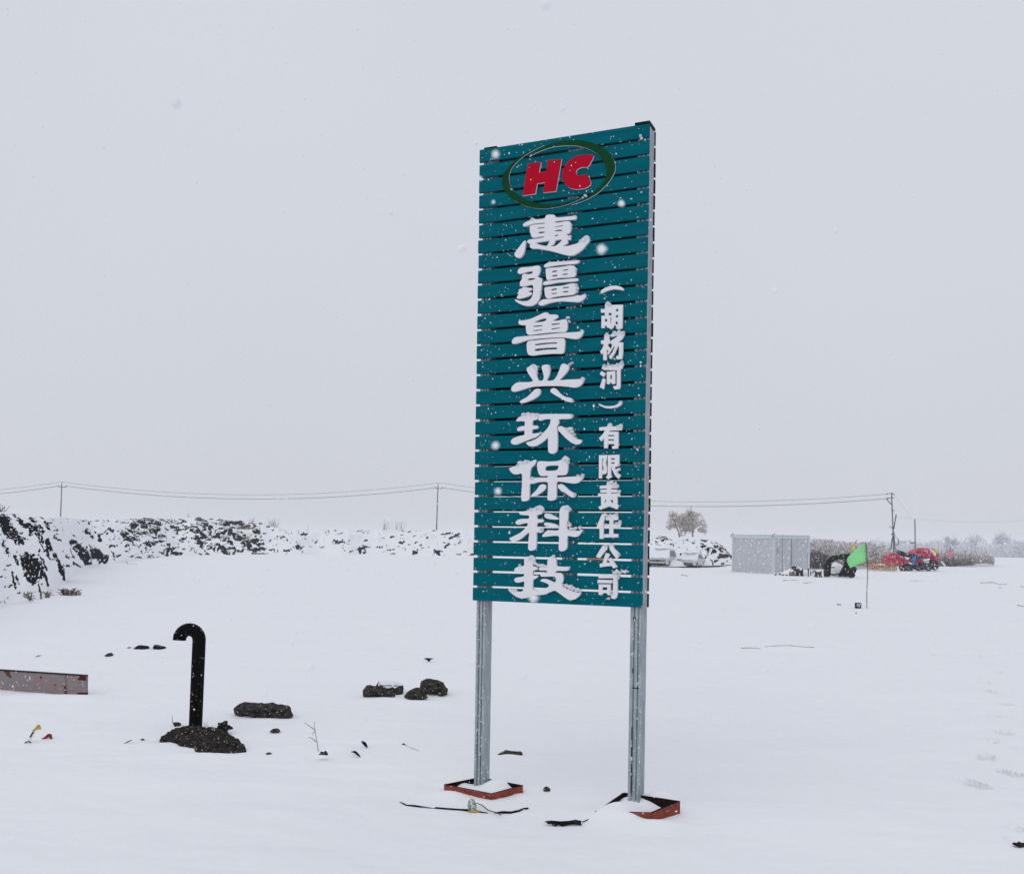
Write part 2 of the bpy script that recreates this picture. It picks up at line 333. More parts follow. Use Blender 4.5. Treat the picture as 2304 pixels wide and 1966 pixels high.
def bank(name, fx, fy, cxs, cy, dep, dens, seed):
    U = np.arange(fx[0], fx[-1]+.1, 1.3); foot = np.interp(U, fx, fy); crest = np.interp(U, cxs, cy); dp = np.interp(U, fx, dep); dn = np.interp(U, fx, dens)
    # soften the interpolated lines
    k = np.ones(9)/9
    foot = np.convolve(np.pad(foot, 4, 'edge'), k, 'valid'); crest = np.convolve(np.pad(crest, 4, 'edge'), k, 'valid')
    crest = crest+fbm(U/55, U*0, seed, 3)*9+fbm(U/7, U*0+3, seed+9, 3)*3.5
    foot = foot+fbm(U/60, U*0, seed+5, 2)*2.5
    V = np.concatenate([np.linspace(-.06, 1, 110), np.linspace(1.04, 2.2, 14)])
    nu, nvv = len(U), len(V)
    pos = np.zeros((nvv, nu, 3)); soil = np.zeros((nvv, nu))
    A = np.array([tuple(G(u, f_)) for u, f_ in zip(U, foot)])
    B = np.array([tuple(P(u, c, a[1]+d)) for u, c, a, d in zip(U, crest, A, dp)])
    pyr = foot[None, :]+(crest-foot)[None, :]*V[:, None]; pxr = np.repeat(U[None, :], nvv, 0)
    for i, v in enumerate(V):
        if v <= 1:
            vv = max(v, 0)
            pos[i, :, :2] = A[:, :2]+(B-A)[:, :2]*v
            pos[i, :, 2] = (B[:, 2])*(math.sin(min(vv, 1)*math.pi/2)**.9)
            # exact on the sight line so the bank fills the outline it has in the photo
            lv = A[:, 2]+(B[:, 2]-A[:, 2])*v
            pos[i, :, 2] = .55*pos[i, :, 2]+.45*lv
        else:
            q = v-1
            pos[i, :, :2] = B[:, :2]+(B-A)[:, :2]*q*1.2
            pos[i, :, 2] = B[:, 2]*(1-(q/1.2)**2)-.3*(q/1.2)
    lump = (fbm(pxr/40+pyr/60, pyr/16, seed+11, 3))*np.interp(V, [-.06, .05, .5, 1, 2.2], [0, .35, 1, .4, .2])[:, None]
    scale = A[:, 1][None, :]/F
    pos[:, :, 2] += lump*24*scale*np.minimum(1, dn[None, :]+.35)
    pos[:, :, 2] += np.where(V[:, None] < 0, -.15, 0)
    # bare earth where the snow slid off
    wx = pxr+fbm(pxr/6, pyr/4, seed+2, 4)*10; wy = pyr+fbm(pxr/5, pyr/5, seed+3, 4)*9
    best = np.full(pxr.shape, 9.)
    rs = random.Random(5); extra = []
    def strokes(n, xa, xb, an0, an1, l0, l1, w0, w1):
        for _ in range(n):
            x = rs.uniform(xa, xb); f_ = float(np.interp(x, U, foot)); c_ = float(np.interp(x, U, crest)); yy = c_+2+(f_-c_-3)*rs.random()
            a = math.radians(rs.uniform(an0, an1)); l = rs.uniform(l0, l1)/2
            extra.append((x-l*math.cos(a), yy-l*math.sin(a), x+l*math.cos(a), yy+l*math.sin(a), rs.uniform(w0, w1)))
    strokes(30, 0, 260, 45, 75, 4, 18, .5, 1.4); strokes(16, 10, 130, 52, 68, 12, 36, 1.0, 3.0)
    strokes(95, 270, 600, 5, 50, 3, 20, .45, 1.4); strokes(26, 300, 590, 15, 45, 12, 32, .8, 2.2); strokes(26, 280, 420, -25, 5, 8, 26, .5, 1.2)
    strokes(50, 560, 690, 30, 80, 3, 10, .45, 1.0); strokes(85, 640, 1070, -40, 40, 2, 8, .45, 1.0); strokes(45, 1440, 1645, 10, 70, 2, 10, .45, 1.2); strokes(30, 1590, 1645, 30, 60, 5, 16, .5, 1.4)
    for (x0, y0, x1, y1, wd) in SEG+extra:
        dx, dy = x1-x0, y1-y0; l2 = dx*dx+dy*dy+1e-6
        tt = np.clip(((wx-x0)*dx+(wy-y0)*dy)/l2, 0, 1)
        d = np.hypot(wx-x0-tt*dx, wy-y0-tt*dy)/(wd*(1.12 if x0 < 150 else 1.1))
        best = np.minimum(best, d)
    sp = fbm(pxr/7+pyr/16, pyr/4.5, seed+7, 4)
    l2 = lambda yy: fbm((pxr+.35*yy)/15, yy/7.5, seed+50, 4)
    D = l2(pyr+1.3)-l2(pyr-1.3); zone = np.interp(U, [0, 150, 250, 290, 590, 640, 1070, 1440, 1570, 1610, 1680], [.10, .12, .2, .58, .58, .02, .04, .0, .1, .6, .6])[None, :]
    clod = np.clip((-D-(.175-.115*zone))*22, 0, 1)*(V[:, None] < .99)
    pos[:, :, 2] += l2(pyr)*9*scale*np.interp(V, [-.06, .05, .4, 1, 2.2], [0, .3, 1, .8, .2])[:, None]
    pos[:, :, 1] -= l2(pyr)*10*scale*np.interp(V, [-.06, .05, .4, 1, 2.2], [0, .3, 1, .5, 0])[:, None]
    soil = np.where(best < 1.25, 1.3-best*.7, 0); soil = soil*np.where((D > .06) & (pxr > 250), .1, 1)+clod
    soil *= np.where(fbm(pxr/4.5+pyr/11, pyr/3.2, seed+8, 3) > .19, .15, 1)            # snow caught in the clods
    soil = np.clip(soil, 0, 1); soil[V > 1.02] = 0
    pos[:, :, 2] -= np.where(soil > .5, .03+.9*scale*1.5, 0)*.5
    me = grid_mesh(name, pos.reshape(-1, 3), nvv, nu)
    at = me.attributes.new('shade', 'FLOAT', 'POINT'); at.data.foreach_set('value', soil.ravel().astype(np.float32))
    me.materials.append(M['bank']); o = struct(bpy.data.objects.new(name, me)); COL.objects.link(o); return o
mb_ = bpy.data.materials.new('bank'); mb_.use_nodes = True; N = mb_.node_tree.nodes; L = mb_.node_tree.links
b_ = N['Principled BSDF']; b_.inputs['Roughness'].default_value = .9; b_.inputs['Specular IOR Level'].default_value = 0
a_ = N.new('ShaderNodeAttribute'); a_.attribute_name = 'shade'
r_ = N.new('ShaderNodeValToRGB'); r_.color_ramp.elements[0].position = .42; r_.color_ramp.elements[1].position = .6
n_ = N.new('ShaderNodeTexNoise'); n_.inputs['Scale'].default_value = 2.2; n_.inputs['Detail'].default_value = 6
x_ = N.new('ShaderNodeMixRGB'); x_.inputs[1].default_value = (.004, .005, .008, 1); x_.inputs[2].default_value = (.016, .017, .021, 1)
y_ = N.new('ShaderNodeMixRGB'); y_.inputs[1].default_value = SNOWC
t_ = N.new('ShaderNodeTexCoord'); L.new(t_.outputs['Object'], n_.inputs[0]); L.new(n_.outputs[0], x_.inputs[0])
L.new(a_.outputs['Fac'], r_.inputs[0]); L.new(r_.outputs[0], y_.inputs[0]); L.new(x_.outputs[0], y_.inputs[2]); L.new(y_.outputs[0], b_.inputs['Base Color'])
M['bank'] = mb_
bank('hill', [-230,-60,20,61,108,143,199,288,400,600,800,1060,1250,1445,1560,1640,1680],
     [1480,1392,1364,1357,1342,1310,1272,1264,1249,1248,1247,1249,1258,1268,1268,1266,1268],
     [-230,-60,0,61,200,288,350,480,560,610,640,800,900,1060,1250,1445,1560,1600,1625,1645,1680],
     [1125,1148,1153,1161,1164,1167,1166,1165,1172,1180,1188,1193,1190,1195,1200,1207,1209,1214,1226,1246,1262],
     [9,10,11,12,13,15,17,20,22,22,22,22,20,18,14,9,6],
     [1,1,1,1,.9,.8,.7,1,1,.75,.35,.4,.4,.4,.35,.6,.6], 41)

# ------------------------------------------------------------------ the sign
YAW = math.radians(-23.4); YL = 7.85
ES = Vector((math.cos(YAW), math.sin(YAW), 0)); EN = Vector((-math.sin(YAW), math.cos(YAW), 0))   # along the board, away from camera
BL = P(1064, 1350, YL); TL = P(1080, 338, YL)
ZB, ZT = BL.z, TL.z; HB = ZT-ZB; WB = .387*HB
O = Vector((BL.x, BL.y, 0))
sign = thing('roadside_sign', (O.x, O.y, 0), 'tall teal slatted roadside sign with white characters on two steel posts', 'sign', rz=YAW)
def face(px, py, d):                       # photo pixel -> sign-local point on the plane at local depth d
    x, k = ray(px, py); dr = Vector((x, 1, k)); c = Vector((0, 0, CAMH))
    t = (EN.dot(O-c)+d)/EN.dot(dr); q = c+dr*t-O
    return Vector((q.dot(ES), d, q.z))
NSL = 30; PITCH = HB/(NSL-.162); SLH = PITCH*.838
def slats(d0, d1, x0, x1, drop=0.):
    m = MB()
    for i in range(NSL):
        z0 = ZB+i*PITCH+drop; wob = (R.random()-.5)*.004
        j0, j1 = (R.random()-.5)*.006, (R.random()-.5)*.004
        z1 = z0+SLH; b = .003
        sec = [(d1, z0), (d0+b, z0), (d0, z0+b), (d0, z1-b), (d0+b, z1), (d1, z1)]
        vs = [(x0+j0, d+0, z+wob) for d, z in sec]+[(x1+j1, d, z) for d, z in sec]
        n = len(sec)
        m.add(vs, [(k, (k+1) % n, n+(k+1) % n, n+k) for k in range(n)]+[tuple(range(n-1, -1, -1)), tuple(range(n, 2*n))])
    return m
slats(0, .02, 0, WB).build('slat_panel', M['teal'], sign, fixn=True)
slats(.150, .170, .012, WB+.006, drop=-.006).build('back_panel', M['dark_slat'], sign, fixn=True)
def channel(x0, x1, y0, y1, z0, z1, lip, holes=()):
    """cold-formed stud: web to the front with two stiffening grooves, flanges running back"""
    m = MB(); w_ = x1-x0
    prof = [(x0, y1), (x0, y0+.004), (x0+.004, y0), (x0+w_*.28, y0), (x0+w_*.30, y0+.014), (x0+w_*.40, y0+.014), (x0+w_*.42, y0),
            (x0+w_*.62, y0), (x0+w_*.64, y0+.014), (x0+w_*.74, y0+.014), (x0+w_*.76, y0), (x1-.004, y0), (x1, y0+.004),
            (x1, y0+(y1-y0)*.42), (x1-.006, y0+(y1-y0)*.46), (x1-.006, y0+(y1-y0)*.58), (x1, y0+(y1-y0)*.62), (x1, y1), (x1-lip, y1), (x1-lip, y1-.004), (x0+lip, y1-.004), (x0+lip, y1)]
    n = len(prof)
    vs = [(x, y, z0) for x, y in prof]+[(x, y, z1) for x, y in prof]
    m.add(vs, [(k, (k+1) % n, n+(k+1) % n, n+k) for k in range(n)])
    return m
PD0, PD1 = .0225, .1475
lp0, lp1 = .022, .022+.082
rp0, rp1 = WB-.094, WB-.001
for x0, x1 in ((lp0, lp1), (rp0, rp1)):
    s_ = channel(x0, x1, PD0, PD1, -.3, ZT-.01, .03)
    if x0 > .5:
        zz = 1.40
        for zz, hh in ((1.42,.012),(1.03,.02),(.56,.05),(.42,.035),(.27,.06),(.16,.05),(.9,.004)):
            ww = .022 if zz == 1.42 else (.05 if zz == .9 else .006)
            s_.box((x0+.022, PD0-.0016, zz-hh), (x0+.022+ww, PD0+.003, zz+hh), 1)
    else:
        for k in range(64):
            zz = .25+k*.019+R.random()*.008
            if .62 < zz < .72 or 1.08 < zz < 1.2: continue
            s_.box((x0+.014+R.random()*.004, PD0-.0014, zz), (x0+.019+R.random()*.005, PD0+.003, zz+.003+R.random()*.004), 1)
    p = s_.build('post', [M['galv'], M['galv_dark']], sign, fixn=True)
    # a second channel nested on the inner side, as the photo shows beside each post
    MB().box((x0-.0, PD1-.004, -.3), (x0+.03, PD1-.001, ZT-.02)).build('flange', M['galv_dark'], p)
channel(WB*.535, WB*.535+.085, PD0, PD1, ZB+.01, ZT-.02, .02).build('stud', M['galv'], sign, fixn=True)
for x0, x1, y0, y1 in ((.03, .14, .012, .16), (WB-.112, WB+.004, -.004, .158)):
    c = MB().box((x0, y0, ZT+.001), (x1, y1, ZT+.018))
    c.add([(x0, y0, ZT+.018), (x1, y0, ZT+.018), (x1, y1, ZT+.018), (x0, y1, ZT+.018), ((x0+x1)/2, (y0+y1)/2, ZT+.021)], [(0,1,4),(1,2,4),(2,3,4),(3,0,4)])
    c.build('post_cap', M['cap'], sign)

def chaikin(l, it=1, q=.2):
    for _ in range(it):
        o = []
        for i in range(len(l)):
            a, b = l[i], l[(i+1) % len(l)]
            o += [(a[0]+(b[0]-a[0])*q, a[1]+(b[1]-a[1])*q), (a[0]+(b[0]-a[0])*(1-q), a[1]+(b[1]-a[1])*(1-q))]
        l = o
    return l
def area(l): return sum(l[i][0]*l[(i+1) % len(l)][1]-l[(i+1) % len(l)][0]*l[i][1] for i in range(len(l)))/2
def glyph(name, shapes, view, mats, d0, d1, smooth=0, ms=0):
    ox, oy, sc = view; m = MB()
    for loops in shapes:
        q = []
        for l in loops:
            l = [(ox+x/sc, oy+y/sc) for x, y in l]
            if smooth: l = chaikin(l, smooth)
            q.append(l)
        if area(q[0]) < 0: q[0].reverse()
        for i in range(1, len(q)):
            if area(q[i]) > 0: q[i].reverse()
        m.poly(q, lambda x, y, d: face(x, y, d0)+Vector((0, d-d0, 0)), d0, d1, 0, ms)
    return m.build(name, mats, sign, fixn=True)
VA, VB, VC, VD, VE = (1040,250,4.504), (1120,460,7.3667), (1120,680,7.3667), (1120,910,7.3667), (1120,1120,7.3667)
VF, VG, VH = (1320,620,6.3143), (1320,890,6.3143), (1320,1120,6.3143)
BIG = [
 (VB, [[[(795,185),(840,168),(930,170),(955,195),(950,222),(1250,195),(1295,182),(1305,205),(1285,250),(1250,250),(950,278),(948,303),(1000,303),(1150,276),(1195,285),(1210,320),(1215,380),(1205,440),(1180,485),(1130,492),(1165,515),(1210,550),(1200,588),(1150,583),(1165,630),(1120,670),(1070,697),(1180,685),(1330,645),(1345,605),(1400,560),(1440,525),(1500,522),(1520,555),(1510,620),(1470,660),(1420,730),(1330,800),(1260,840),(1180,850),(1060,820),(860,765),(650,730),(570,735),(530,710),(535,655),(490,635),(485,610),(520,580),(640,570),(760,548),(770,525),(680,540),(590,558),(560,540),(535,460),(525,390),(540,350),(600,335),(780,322),(780,302),(650,315),(560,327),(480,355),(410,362),(430,315),(480,285),(525,272),(545,240),(600,230),(625,252),(780,238)],
   [(630,635),(860,597),(855,620),(815,690),(780,690),(650,655)],[(950,592),(1055,577),(1060,600),(1000,660),(945,695),(868,695),(935,655)],
   [(650,388),(770,375),(780,392),(655,407)],[(660,465),(720,448),(780,450),(775,470),(700,487)],[(935,375),(1085,342),(1085,362),(940,384)],[(935,440),(1000,415),(1080,418),(1060,442),(940,450)],[(940,515),(995,495),(1005,515),(945,537)]],
   [[(420,620),(445,600),(462,605),(455,680),(445,760),(420,830),(375,885),(320,885),(280,855),(275,815),(310,760),(360,700)]]]),
 (VB, [[[(325,1120),(345,1070),(390,1045),(560,1035),(650,1012),(690,1020),(705,1050),(700,1110),(680,1160),(650,1205),(710,1215),(735,1240),(730,1290),(720,1380),(708,1450),(725,1470),(705,1490),(690,1560),(650,1630),(580,1675),(480,1685),(390,1660),(310,1620),(275,1580),(300,1575),(350,1595),(420,1605),(490,1600),(540,1570),(575,1520),(585,1460),(590,1380),(580,1335),(540,1330),(490,1345),(450,1355),(380,1360),(362,1330),(370,1280),(400,1240),(400,1190),(420,1155),(450,1150),(500,1160),(560,1150),(580,1130),(580,1110),(550,1105),(480,1120),(400,1145),(340,1150)],
   [(490,1240),(530,1217),(600,1222),(640,1228),(600,1245),(540,1260),(500,1255)]],
   [[(345,1410),(405,1390),(420,1372),(470,1365),(490,1382),(570,1385),(565,1415),(500,1440),(510,1450),(565,1460),(560,1490),(480,1530),(350,1565),(315,1555),(320,1520),(370,1480),(330,1490),(330,1460),(350,1450)]],
   [[(760,1035),(775,1000),(830,965),(870,955),(1050,945),(1290,930),(1355,925),(1350,950),(1300,985),(1060,1000),(900,1020),(800,1045)]],
   [[(790,1080),(810,1060),(880,1050),(1060,1035),(1200,1010),(1260,1015),(1290,1045),(1295,1110),(1290,1170),(1260,1205),(1150,1212),(1000,1218),(900,1240),(850,1255),(810,1252),(800,1200),(795,1130)],[(895,1110),(920,1095),(990,1090),(980,1115),(900,1130)],[(1075,1085),(1170,1068),(1165,1090),(1080,1104)],[(895,1175),(990,1160),(985,1190),(905,1200)],[(1068,1160),(1100,1145),(1168,1142),(1160,1162),(1075,1174)]],
   [[(740,1320),(770,1280),(820,1268),(1000,1250),(1180,1232),(1330,1222),(1330,1255),(1290,1275),(1100,1285),(950,1300),(850,1325),(760,1335)]],
   [[(770,1385),(800,1370),(900,1360),(1080,1345),(1200,1312),(1270,1305),(1300,1330),(1300,1400),(1290,1470),(1250,1498),(1100,1510),(950,1530),(850,1560),(800,1550),(780,1500)],[(880,1410),(910,1395),(985,1388),(975,1415),(890,1428)],[(1070,1380),(1100,1368),(1188,1363),(1175,1385),(1080,1395)],[(885,1475),(980,1460),(978,1480),(900,1490)],[(1070,1445),(1110,1435),(1180,1430),(1165,1455),(1080,1462)]],
   [[(672,1650),(680,1620),(740,1575),(800,1570),(950,1562),(1100,1542),(1240,1527),(1290,1512),(1320,1500),(1350,1512),(1410,1500),(1440,1475),(1465,1495),(1450,1540),(1400,1590),(1330,1620),(1200,1610),(1050,1600),(900,1620),(800,1650),(740,1675),(685,1672)]]]),
 (VC, [[[(335,310),(470,295),(560,270),(680,215),(770,170),(835,170),(840,205),(990,205),(1000,245),(960,275),(905,305),(980,310),(1080,285),(1120,280),(1150,300),(1155,380),(1150,450),(1120,490),(1080,497),(900,500),(700,520),(560,540),(500,540),(475,510),(465,440),(462,375),(390,378),(350,365)],[(600,335),(660,300),(750,268),(800,265),(808,290),(780,315),(700,330)],[(585,390),(745,375),(740,395),(590,412)],[(885,355),(1035,345),(1035,362),(888,382)],[(585,465),(735,445),(735,465),(590,482)],[(885,435),(1035,415),(1035,430),(890,457)]],
   [[(230,670),(240,620),(290,575),(480,560),(700,545),(950,517),(1150,502),(1360,490),(1385,460),(1420,460),(1415,500),(1390,560),(1340,600),(1290,612),(1180,595),(1050,580),(850,590),(650,605),(500,625),(400,655),(310,685),(245,690)]],
   [[(480,680),(500,645),(600,632),(850,607),(1060,594),(1105,605),(1112,650),(1105,760),(1095,830),(1060,852),(900,850),(700,865),(560,885),(505,870),(485,820),(478,740)],[(610,695),(700,678),(860,665),(985,662),(985,688),(860,690),(700,707),(620,720)],[(605,790),(625,768),(780,755),(980,745),(985,772),(970,782),(800,787),(640,810),(610,805)]]]),
 (VC, [[[(475,1120),(490,1080),(530,1060),(555,1035),(600,1025),(640,1050),(655,1100),(640,1180),(650,1240),(670,1290),(710,1302),(745,1295),(765,1240),(755,1190),(735,1120),(725,1060),(755,1040),(830,1030),(860,1050),(865,1120),(850,1210),(820,1265),(805,1298),(900,1300),(945,1275),(990,1200),(1020,1120),(1045,1040),(1080,1015),(1120,1020),(1180,1055),(1180,1090),(1150,1150),(1080,1230),(1010,1295),(1150,1280),(1370,1275),(1385,1240),(1435,1245),(1430,1285),(1400,1350),(1340,1400),(1260,1415),(1150,1395),(1000,1385),(800,1385),(600,1395),(500,1415),(400,1450),(290,1480),(240,1480),(218,1445),(230,1405),(280,1350),(340,1322),(500,1325),(590,1310),(560,1260),(510,1190)]],
   [[(625,1435),(690,1430),(710,1470),(700,1520),(650,1570),(560,1620),(450,1660),(390,1672),(355,1655),(390,1620),(480,1575),(560,1500)]],
   [[(865,1470),(890,1430),(940,1420),(980,1450),(1040,1520),(1120,1570),(1200,1580),(1240,1610),(1255,1645),(1220,1660),(1130,1640),(1040,1590),(960,1545),(890,1500)]]]),
 (VD, [[[(305,260),(340,215),(390,190),(420,160),(560,140),(680,155),(665,225),(645,248),(580,262),(572,300),(572,350),(650,345),(670,370),(655,400),(572,410),(565,450),(570,485),(690,465),(700,490),(635,540),(520,580),(400,625),(320,660),(260,665),(218,640),(215,595),(260,555),(360,520),(440,505),(445,460),(440,425),(380,435),(325,440),(318,410),(340,375),(400,358),(445,355),(450,310),(445,280),(380,272),(305,280)]],
   [[(672,230),(692,170),(730,155),(1220,155),(1245,170),(1240,200),(1200,240),(1000,240),(1015,290),(1000,330),(975,370),(985,430),(990,600),(985,740),(965,790),(920,815),(865,810),(835,780),(830,650),(835,540),(780,590),(700,650),(600,695),(520,690),(465,640),(480,625),(560,602),(660,558),(740,480),(820,400),(865,320),(880,240),(780,240),(700,270),(675,260)]],
   [[(990,390),(1012,360),(1060,355),(1110,390),(1180,460),(1260,530),(1310,570),(1390,585),(1392,610),(1360,650),(1300,662),(1230,640),(1140,570),(1060,490),(1002,430)]]]),
 (VD, [[[(180,1055),(320,1010),(390,950),(480,930),(545,945),(620,910),(637,925),(620,985),(580,1020),(550,1050),(540,1090),(530,1180),(530,1225),(640,1210),(830,1208),(830,1180),(790,1180),(735,1187),(690,1170),(665,1110),(650,1030),(650,980),(665,945),(710,935),(850,945),(1000,935),(1060,910),(1110,892),(1150,910),(1165,950),(1160,1060),(1150,1130),(1120,1165),(1060,1172),(990,1170),(975,1185),(975,1210),(1100,1200),(1300,1190),(1380,1180),(1400,1150),(1430,1150),(1420,1200),(1380,1260),(1320,1300),(1250,1310),(1150,1295),(1020,1275),(975,1275),(972,1400),(972,1540),(950,1575),(880,1595),(820,1580),(825,1500),(832,1380),(832,1280),(720,1280),(640,1290),(590,1310),(525,1310),(525,1400),(525,1540),(500,1590),(420,1605),(390,1590),(388,1500),(400,1350),(405,1130),(330,1155),(260,1155),(210,1110)],
   [(780,1060),(800,1020),(860,1010),(1005,1008),(1008,1040),(985,1085),(920,1098),(785,1095)]],
   [[(550,1520),(570,1480),(640,1420),(690,1340),(740,1315),(790,1330),(800,1370),(770,1420),(700,1470),(620,1520),(560,1530)]],
   [[(990,1370),(1000,1330),(1050,1312),(1100,1340),(1180,1420),(1250,1460),(1285,1500),(1270,1535),(1220,1540),(1140,1480),(1040,1420)]]]),
 (VE, [[[(345,240),(460,215),(570,185),(640,135),(700,125),(740,140),(765,200),(740,250),(700,275),(650,280),(648,310),(650,350),(740,350),(762,380),(740,405),(660,410),(645,440),(650,480),(720,490),(755,530),(740,565),(710,580),(640,565),(642,620),(640,780),(630,840),(580,870),(530,875),(500,845),(505,720),(520,600),(515,565),(450,620),(380,680),(300,715),(230,720),(180,670),(270,630),(370,580),(440,520),(490,460),(500,415),(430,420),(340,445),(300,435),(290,400),(330,360),(400,345),(520,345),(520,290),(440,285),(370,280)]],
   [[(765,280),(800,255),(860,260),(930,295),(1008,335),(1005,355),(950,360),(850,350),(785,330)]],
   [[(760,425),(790,405),(860,410),(940,430),(1005,455),(1000,475),(960,485),(850,475),(785,465)]],
   [[(1020,210),(1050,150),(1100,122),(1160,140),(1215,175),(1200,215),(1165,235),(1165,330),(1150,420),(1150,530),(1260,535),(1340,545),(1400,520),(1405,540),(1370,590),(1330,635),(1280,648),(1200,635),(1150,620),(1150,780),(1140,840),(1090,880),(1040,885),(1008,855),(1010,760),(1020,630),(930,625),(840,635),(740,648),(735,620),(780,570),(830,530),(920,540),(1020,535),(1022,400)]]]),
 (VE, [[[(435,1000),(460,970),(600,970),(620,1000),(610,1060),(580,1085),(580,1130),(640,1140),(665,1170),(650,1190),(580,1205),(580,1290),(660,1280),(665,1300),(630,1335),(580,1355),(578,1440),(580,1520),(640,1525),(740,1510),(810,1490),(850,1460),(840,1430),(780,1400),(710,1380),(705,1365),(740,1340),(800,1340),(870,1370),(940,1405),(965,1370),(960,1320),(930,1300),(720,1305),(700,1285),(720,1250),(760,1238),(820,1235),(815,1215),(790,1200),(700,1205),(677,1185),(692,1140),(740,1130),(820,1135),(820,1060),(840,990),(880,965),(940,975),(970,1020),(970,1130),(1080,1140),(1170,1135),(1190,1165),(1170,1200),(1100,1210),(1000,1205),(955,1215),(950,1245),(1030,1240),(1070,1265),(1085,1310),(1080,1380),(1050,1440),(1100,1480),(1180,1520),(1290,1560),(1380,1570),(1370,1590),(1330,1640),(1270,1680),(1200,1695),(1140,1670),(1060,1610),(950,1530),(880,1550),(780,1600),(680,1610),(560,1590),(530,1630),(460,1660),(400,1665),(330,1650),(250,1600),(190,1545),(170,1520),(190,1500),(260,1510),(320,1550),(380,1555),(420,1530),(435,1480),(440,1375),(380,1395),(320,1405),(280,1385),(270,1350),(300,1320),(350,1312),(435,1300),(440,1220),(360,1215),(290,1225),(265,1200),(290,1160),(350,1130),(440,1130)]]]),
]
